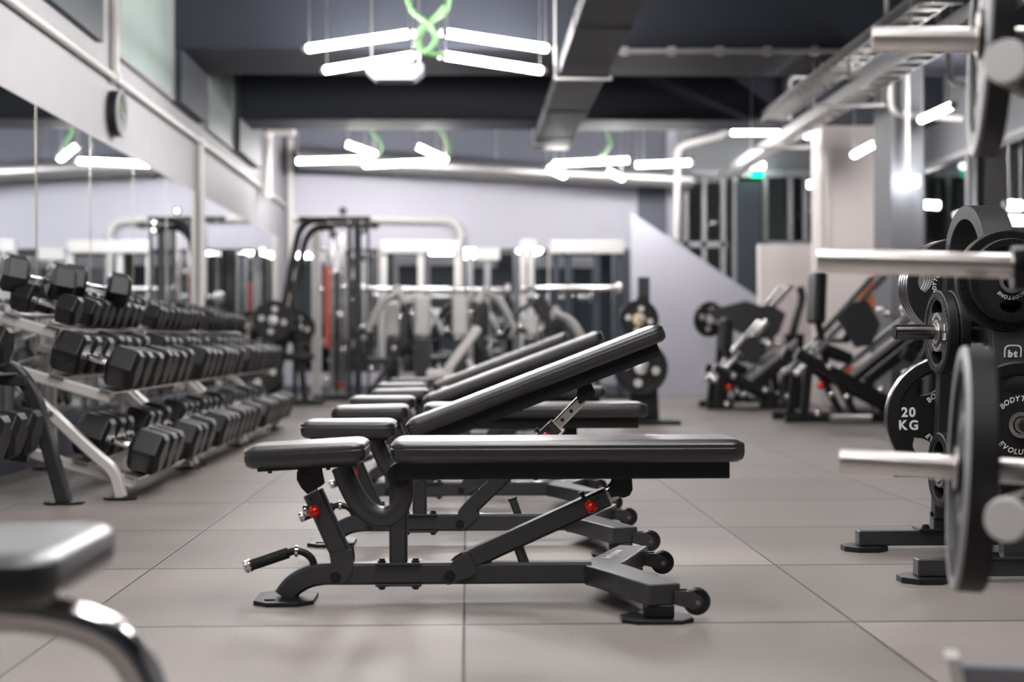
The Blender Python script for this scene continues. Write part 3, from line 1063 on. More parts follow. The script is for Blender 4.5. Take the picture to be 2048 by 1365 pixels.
    for s_ in (-1, 1):
        pts = []
        for (al, bt) in ((0.075, -0.026), (0.075, 0.038), (0.03, 0.034), (0.0, 0.024), (-0.024, 0.0), (-0.018, -0.02), (0.0, -0.026), (0.02, -0.024), (0.04, -0.028)):
            q = low + d * al + nrm * bt
            pts.append((q.x, q.z))
        mb = MB()
        mb.prism(pts, s_ * 0.031, s_ * 0.037, 'y')
        mb.build('strut_bracket', 'frame', t, bevel=0.001)
    mb = MB()
    bolt(mb, low + Vector((0, -0.037, 0)), (0, -1, 0), 0.011, 0.011)
    q = o1 - d * 0.028 + nrm * 0.012
    bolt(mb, q + Vector((0, -0.027, 0)), (0, -1, 0), 0.004, 0.003)
    q = o1 - d * 0.06 + nrm * 0.028
    mb.cyl(q, q + nrm * 0.014, 0.006, 10)
    mb.cyl(q + nrm * 0.01, q + nrm * 0.016, 0.009, 10)
    mb.build('strut_bolt', 'black', t)
    q = o1 - d * 0.055
    MB().ball(q + Vector((0, -0.05, 0)), 0.0175, 20).build('red_knob', 'red', t)
    MB().cyl(q + Vector((0, -0.027, 0)), q + Vector((0, -0.04, 0)), 0.008, 12).build('knob_stem', 'chrome', t)
    # hinge lug under the backrest
    mb = MB()
    fr = rot((0.434, 0, 0.345)) - up_
    fr.normalize()
    sd = Vector((fr.z, 0, -fr.x))
    for s_ in (-1, 1):
        pts = []
        for (al, bt) in ((0.034, -0.026), (0.034, 0.024), (0.0, 0.026), (-0.016, 0.018), (-0.023, 0.0), (-0.018, -0.016), (-0.022, -0.035), (0.0, -0.045), (0.018, -0.03)):
            q = up_ + fr * al + sd * bt
            pts.append((q.x, q.z))
        mb.prism(pts, s_ * 0.024, s_ * 0.033, 'y')
    mb.cyl(up_ + Vector((0, -0.036, 0)), up_ + Vector((0, 0.036, 0)), 0.010, 18)
    mb.build('back_hinge', 'frame_black', t, bevel=0.001)
    return t


make_bench('charcoal weight bench with a flat black backrest, nearest of the row', 0.0, 4.30, 0)
make_bench('charcoal weight bench with a raised backrest, second in the row and highest in view', 0.022, 5.50, 21.0, seat_tilt=0)
make_bench('weight bench with a flat backrest, third in the row behind the raised one', 0.02, 6.74, 0, seat_tilt=1)
make_bench('weight bench with a raised backrest, fourth in the row', 0.01, 7.85, 20.5, seat_tilt=0)
make_bench('blurred weight bench with a flat backrest, fifth in the row', 0.05, 9.05, 0, seat_tilt=1)
make_bench('blurred weight bench with a raised backrest, sixth in the row', 0.0, 10.35, 21, seat_tilt=0)
make_bench('blurred weight bench with a flat backrest, farthest of the row', 0.02, 11.7, 0, seat_tilt=0)

# ------------------------------------------------- foreground bench at left
t = thing('chrome_leg_bench', 'very blurred black padded bench with a bent chrome leg in the left foreground', 'bench', (-0.9, 2.16, 0))
pd = rounded_pad(-0.6, 0.37, 0.40, 0.385, 0.452, rc=0.05).build('bench_pad', 'pad', t)
MB().bb(-0.55, 0.24, -0.13, 0.13, 0.355, 0.385).build('pad_frame', 'frame_black', t, bevel=0.004)
for yy in (-0.04,):
    MB().tube(smooth_path([(-0.45, yy, 0.352), (0.16, yy, 0.352), (0.30, yy, 0.352), (0.40, yy, 0.325), (0.45, yy, 0.27), (0.468, yy, 0.18), (0.47, yy, 0.014)], 6), 0.028, 20, up=(0, 1, 0)).build('bent_leg', 'chrome', t)
mb = MB()
hexplate(mb, 0.47, -0.04, 0.14, 0.12, 0.014)
mb.build('foot_plate', 'black', t, bevel=0.002)
mb = MB().tube(smooth_path([(-0.45, -0.04, 0.352), (-0.5, -0.04, 0.3), (-0.52, -0.04, 0.014)], 6), 0.028, 16, up=(0, 1, 0))
mb.build('rear_leg', 'chrome', t)
mb = MB()
hexplate(mb, -0.52, -0.04, 0.14, 0.12, 0.014)
mb.build('foot_plate', 'black', t, bevel=0.002)

# ========================================================= DUMBBELLS + RACKS
SLOPE = math.atan2(0.3, 1.0)
UX, UZ = math.cos(SLOPE), -math.sin(SLOPE)      # along the shelf towards the aisle
NX, NZ = math.sin(SLOPE), math.cos(SLOPE)       # away from the shelf


def dumbbell_proto(R, half, hl, name='dumbbell'):
    """hex dumbbell lying along local x"""
    t = bpy.data.objects.new(name, None)
    COL.objects.link(t)
    for s_ in (-1, 1):
        mb = MB()
        c0, c1 = s_ * (half - hl / 2), s_ * (half + hl / 2)
        ch = R * 0.2
        xs = [(c0, 0.78), (c0 + s_ * ch * 0.8, 1.0), (c1 - s_ * ch, 1.0), (c1, 0.76)]
        vs = []
        for x, k in xs:
            for i in range(6):
                an = PI / 3 * i
                vs.append((x, R * k * math.cos(an), R * k * math.sin(an)))
        # flat side down: turn so that a flat faces -z
        fs = []
        for i in range(3):
            for j in range(6):
                jj = (j + 1) % 6
                fs.append((i * 6 + j, i * 6 + jj, (i + 1) * 6 + jj, (i + 1) * 6 + j))
        fs += [tuple(range(6)), tuple(range(18, 24))]
        mb.add(vs, fs)
        mb.build('hex_head', 'rubber_hex', t, bevel=0.004, bseg=2)
    mb = MB()
    L = half - hl / 2
    prof = [(0.0, -L - 0.01), (0.022, -L - 0.01), (0.022, -L + 0.012), (0.0145, -L + 0.02), (0.0165, -L * 0.4), (0.0175, 0), (0.0165, L * 0.4), (0.0145, L - 0.02), (0.022, L - 0.012), (0.022, L + 0.01), (0.0, L + 0.01)]
    mb.lathe(prof, (0, 0, 0), (1, 0, 0), 20)
    mb.build('handle', 'chrome', t)
    return t


TIERS = [  # name, centre x, centre z, hex radius, half spacing of heads, head length
    ('top', -1.965, 0.905, 0.080, 0.108, 0.10),
    ('middle', -1.735, 0.640, 0.110, 0.130, 0.14),
    ('bottom', -1.625, 0.248, 0.112, 0.132, 0.15)]
protos = {}
used = {}
RACKS = [('nearest', 7.05, 8.80, 'silver'), ('middle', 8.92, 10.72, 'silver'), ('farthest', 10.92, 12.75, 'silver')]
for ri, (rn, y0, y1, _) in enumerate(RACKS):
    t = thing('dumbbell_rack', 'silver three tier dumbbell rack along the mirrored wall, %s of three' % rn, 'dumbbell rack', (-1.9, (y0 + y1) / 2, 0), 'silver dumbbell racks')
    H = (y1 - y0) / 2
    for e in (-1, 1):
        ye = e * (H - 0.03)
        mb = MB()
        # local x = world x + 1.9
        pth = [Vector((0.31, ye, 0.012))] + corner_path([(0.31, ye, 0.012), (0.285, ye, 0.13), (0.20, ye, 0.20), (-0.47, ye, 0.84)], 0.09)[1:]
        mb.rtube(pth, 0.05, 0.06, up=(0, 1, 0))
        mb.build('end_frame', 'silver', t)
        MB().rtube([(-0.50, ye, 0.012), (-0.50, ye, 0.94)], 0.04, 0.05, up=(0, 1, 0)).build('rear_post', 'silver', t)
        for fx, fl in ((0.31, 0.15), (-0.50, 0.12)):
            mb = MB()
            hexplate(mb, fx, ye, fl, 0.11, 0.013)
            mb.build('foot_plate', 'black', t, bevel=0.002)
        mb = MB()
        mb.cyl((0.0, ye - 0.033 * 1, 0.395), (0.0, ye + 0.033, 0.395), 0.014, 14)
        mb.cyl((-0.03, ye - 0.033 * 1, 0.425), (-0.03, ye + 0.033, 0.425), 0.014, 14)
        mb.build('frame_bolts', 'steel', t)
    for tn, cx, cz, R, half, hl in TIERS:
        off = R * 0.866 + 0.012
        lx, lz = cx + 1.9 - NX * off, cz - NZ * off
        for e in (-1, 1):
            ye = e * (H - 0.085)
            # sloping bar at each end of the shelf
            back = -0.50 if tn != 'bottom' else -0.28
            k0 = (back - lx) / UX
            p0 = Vector((lx + UX * k0, ye, lz + UZ * k0))
            p1 = Vector((lx + UX * (half + 0.0), ye, lz + UZ * (half + 0.0)))
            MB().rtube([p0 - Vector((NX, 0, NZ)) * 0.036, p1 - Vector((NX, 0, NZ)) * 0.036], 0.05, 0.06, up=(0, 1, 0)).build('shelf_arm', 'silver', t)
        for k in (-1, 1):
            q = Vector((lx + UX * (half - 0.01) * k, 0, lz + UZ * (half - 0.01) * k)) - Vector((NX, 0, NZ)) * 0.004
            mb = MB().box(q, (0.07, 2 * H - 0.06, 0.008), Matrix.Rotation(SLOPE, 3, 'Y'))
            mb.build('shelf_rail', 'steel', t)
    # dumbbells
    for tn, cx, cz, R, half, hl in TIERS:
        nd = {'top': 9, 'middle': 7, 'bottom': 7}[tn]
        for k in range(nd):
            if (ri, tn, k) in ((0, 'top', 1), (0, 'bottom', 3)):
                continue
            sz = round(1.0 - 0.03 * (k % 3) + 0.03 * ri * 0, 2)
            key = (tn, sz)
            if key not in protos:
                protos[key] = dumbbell_proto(R * sz, half, hl * (0.85 + 0.15 * sz))
                o = protos[key]
            else:
                o = dup_tree(protos[key])
            yy = y0 + 0.19 + (y1 - y0 - 0.38) * k / (nd - 1)
            drop = R * (1 - sz) * 0.866
            o.location = (cx - NX * drop + random.uniform(-0.008, 0.008), yy, cz - NZ * drop)
            o.rotation_euler = (0, SLOPE, random.uniform(-0.02, 0.02))
            tag(o, 'black hex dumbbell, %s from near end, %s tier of %s silver rack' % (ORD[k], tn, rn), 'dumbbell', 'hex dumbbells on the silver racks')
# two dumbbells lying across others on the top tier
for (px, py, Y, lab, rx) in ((62, 578, 7.28, 'dark hex dumbbell lying askew on top of the first top tier dumbbells', 0.5),
                             (180, 592, 7.95, 'large hex dumbbell lying askew on top tier, its chrome handle showing', 0.35)):
    o = dup_tree(protos[('middle', 1.0)])
    p = at(px, py, Y)
    o.location = (p.x + 0.03, Y, p.z + 0.055)
    o.rotation_euler = (0.25, SLOPE * 0.6, rx)
    o.scale = (0.86, 0.86, 0.86)
    tag(o, lab, 'dumbbell', 'hex dumbbells lying across others')
# near black rack, mostly outside the frame
t = thing('dumbbell_rack', 'black framed dumbbell rack at the left edge of the photo', 'dumbbell rack', (-2.1, 5.9, 0))
for ye in (1.0, -0.9):
    pth = corner_path([(0.30, ye, 0.012), (0.165, ye, 0.50), (0.07, ye, 0.625), (-0.35, ye, 0.64)], 0.12)
    mb = MB().rtube(pth, 0.058, 0.075, up=(0, 1, 0))
    mb.build('end_frame', 'frame', t)
    MB().rtube([(-0.36, ye, 0.012), (-0.36, ye, 0.95)], 0.05, 0.06, up=(0, 1, 0)).build('rear_post', 'frame', t)
    for fx, fl in ((0.30, 0.17), (-0.34, 0.10)):
        mb = MB()
        hexplate(mb, fx, ye, fl, 0.12, 0.012)
        mb.build('foot_plate', 'frame_black', t, bevel=0.002)
    mb = MB().rtube([(-0.35, ye - 0.06, 0.60), (0.15, ye - 0.06, 0.55)], 0.05, 0.05, up=(0, 1, 0))
    mb.build('shelf_arm', 'frame', t)
    mb = MB().rtube([(-0.32, ye - 0.06, 0.30), (0.16, ye - 0.06, 0.215)], 0.05, 0.05, up=(0, 1, 0))
    mb.build('shelf_arm', 'frame', t)
for z, x in ((0.585, -0.2), (0.565, 0.08), (0.268, -0.2), (0.22, 0.08)):
    MB().box((x, 0.05, z + 0.02), (0.06, 1.9, 0.008)).build('shelf_rail', 'steel', t)
MB().box((0.215, 0.975, 0.27), (0.012, 0.02, 0.06)).build('oval_badge', 'silver', t, bevel=0.004)
k = 0
for tn, cx, cz, R in (('lower', -2.04, 0.362, 0.112), ('upper', -2.16, 0.735, 0.1)):
    if ('r0', tn) not in protos:
        protos[('r0', tn)] = None
    pr = None
    for k in range(6):
        if pr is None:
            pr = dumbbell_proto(R, 0.12, 0.11)
            o = pr
        else:
            o = dup_tree(pr)
        o.location = (cx, 6.72 - k * 0.235, cz)
        o.rotation_euler = (0, SLOPE * 0.7, 0)
        tag(o, 'black hex dumbbell, %s from far end, %s tier of black framed rack' % (ORD[k], tn), 'dumbbell', 'hex dumbbells on the black framed rack')

# ============================================================ WEIGHT PLATES
def plate_obj(label, R, th, centre, face, holes=3, hole0=PI / 2, weight=None, wpos=(-0.6, 0.0), wsize=0.035, arc=True, spin=0.0,
              group=None, rim='tread', lines=None, cat='weight plate'):
    """disc in local XY, front at +Z; face: '-x' or '-y' (which way the front looks)"""
    t = thing('weight_plate', label, cat, centre, group)
    if face == '-x':
        m3 = Matrix(((0, 0, -1), (-1, 0, 0), (0, 1, 0)))
    else:
        m3 = Matrix(((1, 0, 0), (0, 0, -1), (0, 1, 0)))
    if spin:
        m3 = m3 @ Matrix.Rotation(spin, 3, 'Z')
    t.rotation_euler = m3.to_euler()
    seg = 96
    mb = MB()
    rb = 0.027
    hub, rc, hh = R * 0.40, R * 0.62, R * 0.15
    aw = (0.42 if holes == 3 else 0.68)
    rimr = R * 0.80

    def hole(an):
        for i in range(holes):
            c = hole0 + 2 * PI * i / holes
            d = (an - c + PI) % (2 * PI) - PI
            if abs(d) < aw:
                return math.sqrt(max(0.0, 1 - (d / aw) ** 2))
        return 0.0
    zf, zb = th / 2, -th / 2
    fr = zf - (0.0018 if face == '-x' and R < 0.2 else th * 0.18)     # sunk web
    ring_fn = [
        ('bore', lambda a: rb, zf), ('hub', lambda a: R * 0.2, zf), ('hub2', lambda a: R * 0.21, fr),
        ('hi', lambda a: rc - hh * hole(a), fr), ('ho', lambda a: rc + hh * hole(a), fr),
        ('w', lambda a: rimr, fr), ('r0', lambda a: rimr * 1.01, zf), ('r1', lambda a: R * 0.975, zf), ('r2', lambda a: R, zf - th * 0.1),
        ('r3', lambda a: R, zb + th * 0.1), ('r4', lambda a: R * 0.97, zb), ('bo', lambda a: rc + hh * hole(a), zb), ('bi', lambda a: rc - hh * hole(a), zb), ('bb', lambda a: rb, zb)]
    k = len(ring_fn)
    vs, fs = [], []
    for i in range(seg):
        an = 2 * PI * i / seg
        for _, f, z in ring_fn:
            r = f(an)
            vs.append((r * math.cos(an), r * math.sin(an), z))
    for i in range(seg):
        ii = (i + 1) % seg
        a0, a1 = 2 * PI * i / seg, 2 * PI * (i + 1) / seg
        hh0, hh1 = hole(a0), hole(a1)
        for j in range(k - 1):
            nm = ring_fn[j][0]
            if nm in ('hi', 'bo'):
                continue      # the hole itself, or nothing where the hole has no width
            fs.append((i * k + j, ii * k + j, ii * k + j + 1, i * k + j + 1))
        fs.append((i * k + k - 1, ii * k + k - 1, ii * k, i * k))
        if hh0 > 0 or hh1 > 0:
            fs.append((i * k + 3, ii * k + 3, ii * k + 12, i * k + 12))
            fs.append((i * k + 4, ii * k + 4, ii * k + 11, i * k + 11))
    mb.add(vs, fs)
    mb.build('plate_body', 'rubber', t, angle=30)
    MB().lathe([(rb, zf - 0.001), (rb + 0.012, zf - 0.001), (rb + 0.012, zf + 0.003), (rb, zf + 0.003), (rb - 0.001, zb), ], (0, 0, 0), (0, 0, 1), 32).build('steel_bushing', 'steel', t)
    if rim == 'tread':
        tr = MB()
        nt_ = 44
        for i in range(nt_):
            a0, a1 = 2 * PI * (i + 0.08) / nt_, 2 * PI * (i + 0.92) / nt_
            r0, r1 = R * 0.83, R * 0.955
            z0, z1 = zf - 0.001, zf + 0.0018
            v = []
            for z in (z0, z1):
                for (r, a) in ((r0, a0), (r1, a0), (r1, a1), (r0, a1)):
                    v.append((r * math.cos(a), r * math.sin(a), z))
            tr.add(v, [(0, 3, 2, 1), (4, 5, 6, 7), (0, 1, 5, 4), (1, 2, 6, 5), (2, 3, 7, 6), (3, 0, 4, 7)])
        tr.build('rim_tread', 'frame_black', t)
    elif rim == 'plain':
        MB().lathe([(R * 0.90, zf - 0.004), (R * 0.90, zf + 0.001), (R * 0.985, zf + 0.001), (R * 1.002, zf - 0.006)], (0, 0, 0), (0, 0, 1), 96).build('rim_band', 'winframe', t)
    else:
        MB().lathe([(R * 0.985, zf - 0.001), (R * 1.003, zf - 0.003), (R * 1.003, zb + 0.003), (R * 0.985, zb)], (0, 0, 0), (0, 0, 1), 96).build('steel_rim', 'darkchrome', t)
    lt = MB()
    zt = fr + 0.0012
    if lines:
        for i, s_ in enumerate(lines):
            text_line(lt, s_, wsize, wpos[0] * R, wpos[1] * R + (0.5 - i) * wsize * 1.35 * (1 if len(lines) > 1 else 0), zt, off=0.035, rot=-spin)
    if arc:
        text_arc(lt, 'BODYTONE', R * 0.085, R * 0.42, PI / 2 + 0.0, zt, True)
        text_arc(lt, 'EVOLUTION', R * 0.085, R * 0.42, -PI / 2, zt, False)
    if lt.v:
        lt.build('lettering', 'white', t, recalc=False)
    return t


# ---- sharp plate tree at the right
TX, TY = 1.60, 4.905
t = thing('plate_rack', 'black plate storage tree with an arched frame at the right edge', 'plate rack', (TX, TY, 0))
Wd = 0.10
side = [(-0.335, 0.115), (-0.30, 0.40), (-0.265, 0.67), (-0.215, 0.88)]
pth = [Vector((Wd / 2, y, z)) for y, z in side]
for i in range(0, 25):
    an = PI - PI * i / 24
    pth.append(Vector((Wd / 2, 0.175 * math.cos(an), 0.985 + 0.15 * math.sin(an))))
pth += [Vector((Wd / 2, -y, z)) for y, z in reversed(side)]
arch = MB().rtube(pth, 0.046, Wd, up=(1, 0, 0), ch=0.003).build('arched_frame', 'frame_matt', t, angle=28)
for s_ in (-1, 1):
    yb = s_ * 0.345
    MB().bb(-0.26, 0.42, yb - 0.03, yb + 0.03, 0.018, 0.07).build('base_beam', 'frame', t, bevel=0.005)
    for fx in (-0.235, 0.36):
        mb = MB()
        hexplate(mb, fx, yb, 0.15, 0.14, 0.018, ch=0.04)
        mb.build('foot_plate', 'frame_black', t, bevel=0.002)
    mb = MB().bb(-0.055, 0.155, yb - 0.045, yb + 0.045, 0.07, 0.078)
    mb.build('post_plate', 'frame', t, bevel=0.001)
    MB().bb(0.0, Wd, yb - 0.023, yb + 0.023, 0.078, 0.13).build('post_foot', 'frame', t)
    mb = MB()
    bolt(mb, (-0.03, yb - 0.03, 0.078), (0, 0, 1), 0.011, 0.014)
    bolt(mb, (0.13, yb - 0.03, 0.078), (0, 0, 1), 0.011, 0.014)
    mb.build('post_bolts', 'black', t)
for z, hw in ((0.75, 0.25), (0.305, 0.31)):
    MB().bb(0.02, 0.08, -hw, hw, z - 0.035, z + 0.035).build('cross_bar', 'frame', t, bevel=0.003)
    MB().cyl((0.05, 0, z), (-0.222, 0, z), 0.0245, 28).build('side_peg', 'darkchrome', t)
    MB().cyl((-0.222, 0, z), (-0.226, 0, z), 0.0225, 28).build('peg_cap', 'black', t)
for z, yy in ((0.905, 0.208), (0.47, 0.294)):
    for s_ in (-1, 1):
        MB().cyl((0.05, s_ * (yy + 0.02), z), (0.05, s_ * (yy + (0.16 if s_ < 0 else 0.26)), z), 0.0245, 24).build('front_peg', 'darkchrome', t)
lt = MB()
text_line(lt, 'bt', 0.021, 0, -0.005, 0, off=0.06, gap=0.04)
for i in range(17):
    a0 = math.radians(-35 + 250 * i / 17)
    a1 = math.radians(-35 + 250 * (i + 1) / 17)
    def rr(a, k):
        c, s_ = math.cos(a), math.sin(a)
        p = 4.0
        r = 1.0 / (abs(c) ** p + abs(s_) ** p) ** (1 / p)
        return (r * c * 0.0265 * k, r * s_ * 0.023 * k - 0.002)
    lt.add([(*rr(a0, 0.86), 0), (*rr(a0, 1.03), 0), (*rr(a1, 1.03), 0), (*rr(a1, 0.86), 0)], [(0, 1, 2, 3)])
lo = lt.build('logo', 'white', t, recalc=False)
lo.rotation_euler = Matrix(((1, 0, 0), (0, 0, -1), (0, 1, 0))).to_euler()
lo.rotation_euler.x += math.radians(8)
lo.location = (0.054, -0.2965, 0.688)
lo2 = None
# side peg plates
g1 = 'rubber plates on the arched plate tree'
plate_obj('small black weight plate reading 11 LB on the upper side peg', 0.135, 0.034, (1.528, TY, 0.75), '-x', holes=2, hole0=PI / 2,
          lines=('11', 'LB'), wpos=(0.60, 0), wsize=0.021, group=g1)
plate_obj('small black plate right behind the one reading 11 LB', 0.135, 0.034, (1.566, TY, 0.75), '-x', holes=2, arc=False, group=g1)
plate_obj('small black weight plate on the lower side peg of the arched tree', 0.12, 0.03, (1.532, TY, 0.305), '-x', holes=2, group=g1)
# front pegs
plate_obj('black ridged weight plate, outer smaller one on the upper front peg', 0.128, 0.03, (TX + 0.045, TY - 0.298, 0.905), '-y', holes=3, hole0=PI / 2, spin=math.radians(180), group=g1)
plate_obj('black ridged weight plate, larger one behind on the upper front peg', 0.155, 0.034, (TX + 0.045, TY - 0.262, 0.905), '-y', holes=3, spin=math.radians(60), arc=False, group=g1)
plate_obj('black ridged weight plate lettered around the hub on the lower front peg', 0.19, 0.038, (TX + 0.05, TY - 0.36, 0.47), '-y', holes=3, hole0=PI / 2, group=g1)
# far pegs
for k in range(4):
    plate_obj('black steel rimmed plate on the upper rear peg, %s from the front' % ORD[k], 0.162, 0.024, (TX + 0.045, TY + 0.245 + k * 0.028, 0.905), '-y',
              holes=3, hole0=PI / 2, spin=math.radians(75), rim='steel', group=g1, arc=(k == 0))
plate_obj('black weight plate reading 20 KG on the lower rear peg', 0.212, 0.034, (TX + 0.05, TY + 0.345, 0.455), '-y', holes=3, hole0=math.radians(117),
          lines=('20', 'KG'), wpos=(-0.63, 0.0), wsize=0.033, rim='steel', group=g1)

# ---- foreground plate tree with long bright pegs (very blurred)
FRZ = math.radians(-13.7)
FP = Vector((1.075, 2.72, 0))
t = thing('plate_rack', 'very blurred plate storage post with long steel pegs in the right foreground', 'plate rack', FP, rz=FRZ)
MB().bb(-0.06, 0.06, -0.06, 0.06, 0.05, 1.75).build('main_post', 'frame_black', t, bevel=0.006)
MB().bb(-0.14, 0.35, -0.1, 0.1, 0.0, 0.05).build('base_plate', 'frame', t, bevel=0.004)
TLT = math.tan(math.radians(2.6))
for z, x0 in ((0.483, -0.40), (0.853, -0.44), (1.262, -0.34)):
    MB().cyl((x0, 0, z - x0 * TLT), (-0.06, 0, z + 0.06 * TLT), 0.0225, 28).build('steel_peg', 'steel', t)
    if z == 0.853:
        MB().cyl((-0.095, 0, z), (-0.06, 0, z), 0.042, 28).build('peg_collar', 'black', t)
for z in (0.433, 1.175):
    MB().cyl((-0.135, -0.30, z), (-0.05, -0.05, z), 0.036, 28).build('front_peg', 'steel', t)
    MB().cyl((-0.139, -0.312, z), (-0.135, -0.30, z), 0.034, 28, 0.037).build('peg_cap', 'palemachine', t)  # pale cap added, painting the bright reflection on the steel end
mb = MB().prism([(-0.19, 0.0), (0.2, 0.0), (0.2, 0.24), (-0.225, 0.24)], -0.52, -0.485, 'y').build('foot_plate', 'columngrey', t, bevel=0.006)
MB().prism([(-0.245, 0.25), (-0.225, 0.25), (-0.18, 0.0), (-0.2, 0.0)], -0.525, -0.46, 'y').build('foot_edge', 'silver', t)
MB().bb(0.0, 0.06, -0.49, -0.08, 0.0, 0.06).build('base_leg', 'frame_black', t)
cF, sF = math.cos(FRZ), math.sin(FRZ)
for lab, R_, th_, lx_, z in (('very blurred large black plate seen edge on, on the lowest bright peg', 0.222, 0.055, -0.165, 0.483),
                             ('very blurred large black plate seen edge on, at the top right of the photo', 0.222, 0.045, -0.13, 1.272)):
    q = plate_obj(lab, R_, th_, (FP.x + lx_ * cF, FP.y + lx_ * sF, z - lx_ * TLT), '-x', holes=3, rim='plain', group='blurred foreground plates')
    m3 = Matrix.Rotation(FRZ, 3, 'Z') @ Matrix.Rotation(math.radians(2.6), 3, 'Y') @ Matrix(((0, 0, -1), (-1, 0, 0), (0, 1, 0)))
    q.rotation_euler = m3.to_euler()

# ====================================================== BACKGROUND MACHINES
def disc(mb, c, ax, R, th, inner=0.35):
    mb.lathe([(R * 0.12, -th / 2), (R, -th / 2), (R, th / 2), (R * 0.85, th / 2), (R * 0.8, th / 4), (R * (inner + 0.05), th / 4), (R * inner, th / 2), (R * 0.12, th / 2), (R * 0.12, -th / 2)], c, ax, 32)


def far_plate(label, c, ax, R=0.225, th=0.05, group='plates of the far machines', hub='silver'):
    t = thing('weight_plate', label, 'weight plate', c, group)
    mb = MB()
    disc(mb, (0, 0, 0), ax, R, th)
    mb.build('plate_body', 'rubber', t)
    a = Vector(ax).normalized()
    MB().lathe([(0.0, th / 2 + 0.012), (0.03, th / 2 + 0.012), (0.055, th / 2 + 0.004), (0.06, th / 4)], (0, 0, 0), a, 20).build('steel_hub', hub, t)
    # pale cut outs round the hub
    b = a.orthogonal().normalized()
    c2 = a.cross(b)
    for i in range(4):
        mb = MB()
        an = i * PI / 2 + 0.6
        q = (b * math.cos(an) + c2 * math.sin(an)) * R * 0.56 + a * (th / 4 + 0.002)
        mb.cyl(q, q + a * 0.008, R * 0.155, 14)
        mb.build('grip_insert', 'silver', t)
    return t


# cable tower
Y0 = 18.9
def X_(px, Y=Y0):
    return at(px, 683, Y).x
def Z_(py, Y=Y0):
    return at(935, py, Y).z


t = thing('cable_machine', 'tall black and chrome cable tower left of the benches, with a red weight guard', 'exercise machine', (X_(690), Y0, 0))
ox = X_(690)
ztop = Z_(440)
for px, w, m_ in ((716, 0.09, 'frame_black'), (700, 0.05, 'frame_black'), (737, 0.03, 'frame_black')):
    MB().bb(X_(px) - ox - w / 2, X_(px) - ox + w / 2, -0.04, 0.04, 0.0, ztop).build('upright', m_, t)
for px in (632, 640):
    MB().bb(X_(px) - ox - 0.03, X_(px) - ox + 0.03, -0.2, -0.14, 0.0, Z_(445)).build('upright', 'palemachine', t)
for px in (664, 668, 683, 690):
    MB().cyl((X_(px) - ox, -0.1, 0.05), (X_(px) - ox, -0.1, Z_(470)), 0.018, 12).build('guide_rod', 'chrome', t)
MB().bb(X_(598) - ox, X_(742) - ox, -0.05, 0.05, ztop - 0.02, ztop + 0.04).build('top_beam', 'frame_black', t)
MB().bb(X_(640) - ox, X_(760) - ox, -0.22, -0.16, Z_(458), Z_(450)).build('top_beam', 'frame_black', t)
MB().bb(X_(630) - ox, X_(745) - ox, -0.26, 0.26, 0.0, 0.07).build('base_frame', 'frame_black', t)
for px, py in ((688, 424), (700, 446), (727, 462), (640, 462), (668, 470), (726, 447), (750, 452)):
    MB().cyl((X_(px) - ox, -0.1, Z_(py)), (X_(px) - ox, -0.14, Z_(py)), 0.05, 20).build('pulley', 'black', t)
    MB().cyl((X_(px) - ox, -0.135, Z_(py)), (X_(px) - ox, -0.15, Z_(py)), 0.022, 12).build('pulley_bolt', 'chrome', t)
MB().bb(X_(652) - ox, X_(660) - ox, -0.14, -0.1, Z_(695), Z_(535)).build('weight_guard', 'redpaint', t)
for k in range(14):
    MB().bb(X_(660) - ox, X_(694) - ox, -0.08, 0.06, 0.12 + k * 0.045, 0.16 + k * 0.045).build('weight_block', 'black', t)
MB().box((X_(684) - ox, -0.2, Z_(768)), (0.06, 0.05, 0.06)).build('selector', 'red', t)
for px, py in ((650, 500), (672, 545), (690, 575), (645, 580), (682, 630), (655, 760), (690, 700)):
    MB().ball((X_(px) - ox, -0.18, Z_(py)), 0.035, 12).build('glint_ball', 'chrome', t)
# plate loaded machine with two curved arms left of the tower
Y1 = 17.4
t = thing('pulldown_machine', 'black plate loaded machine with tall curved arms beside the mirrored wall', 'exercise machine', (at(580, 683, Y1).x, Y1, 0))
o0 = Vector(t.location)
def L_(px, py, Y, dy=0.0):
    return at(px, py, Y + dy) - o0
for dy, sh, nm in ((0.0, 0, 'curved_arm'), (0.35, 14, 'curved_arm')):
    pts = [L_(655 + sh, 440 + sh, Y1, dy), L_(620 + sh, 442 + sh, Y1, dy), L_(600 + sh, 462 + sh, Y1, dy), L_(590 + sh, 500 + sh, Y1, dy), L_(570 + sh, 600 + sh, Y1, dy), L_(545 + sh, 740, Y1, dy)]
    MB().tube(smooth_path(pts, 6), 0.04, 12, up=(0, 1, 0)).build(nm, 'frame_black', t)
MB().rtube([L_(545, 740, Y1, 0), Vector((L_(545, 740, Y1, 0).x, 0, 0.03))], 0.08, 0.08, up=(0, 1, 0)).build('front_leg', 'frame_black', t)
MB().rtube([L_(585, 560, Y1, 0.1), Vector((0.16, 0.1, 0.03))], 0.07, 0.07, up=(0, 1, 0)).build('rear_leg', 'frame_black', t)
MB().bb(-0.35, 0.35, -0.05, 0.45, 0.0, 0.06).build('base_frame', 'frame_black', t)
MB().box((0.1, 0.1, 0.55), (0.3, 0.3, 0.09)).build('seat', 'black', t, bevel=0.02)
for (qx, qy, qY, dx, dy) in ((546, 640, 17.1, 0.02, 0.6), (520, 738, 17.0, 0.05, 0.5), (596, 655, 17.9, 0, -0.35), (498, 652, 17.3, 0.35, 0.15)):
    q = at(qx, qy, qY) - o0
    MB().cyl(q, q + Vector((dx, dy, 0)), 0.025, 14).build('plate_peg', 'steel', t)
    e = q + Vector((dx * 0.9, dy * 0.9, 0))
    MB().rtube([e, Vector((e.x, e.y, 0.03))], 0.05, 0.05, up=(0, 1, 0)).build('peg_post', 'frame_black', t)
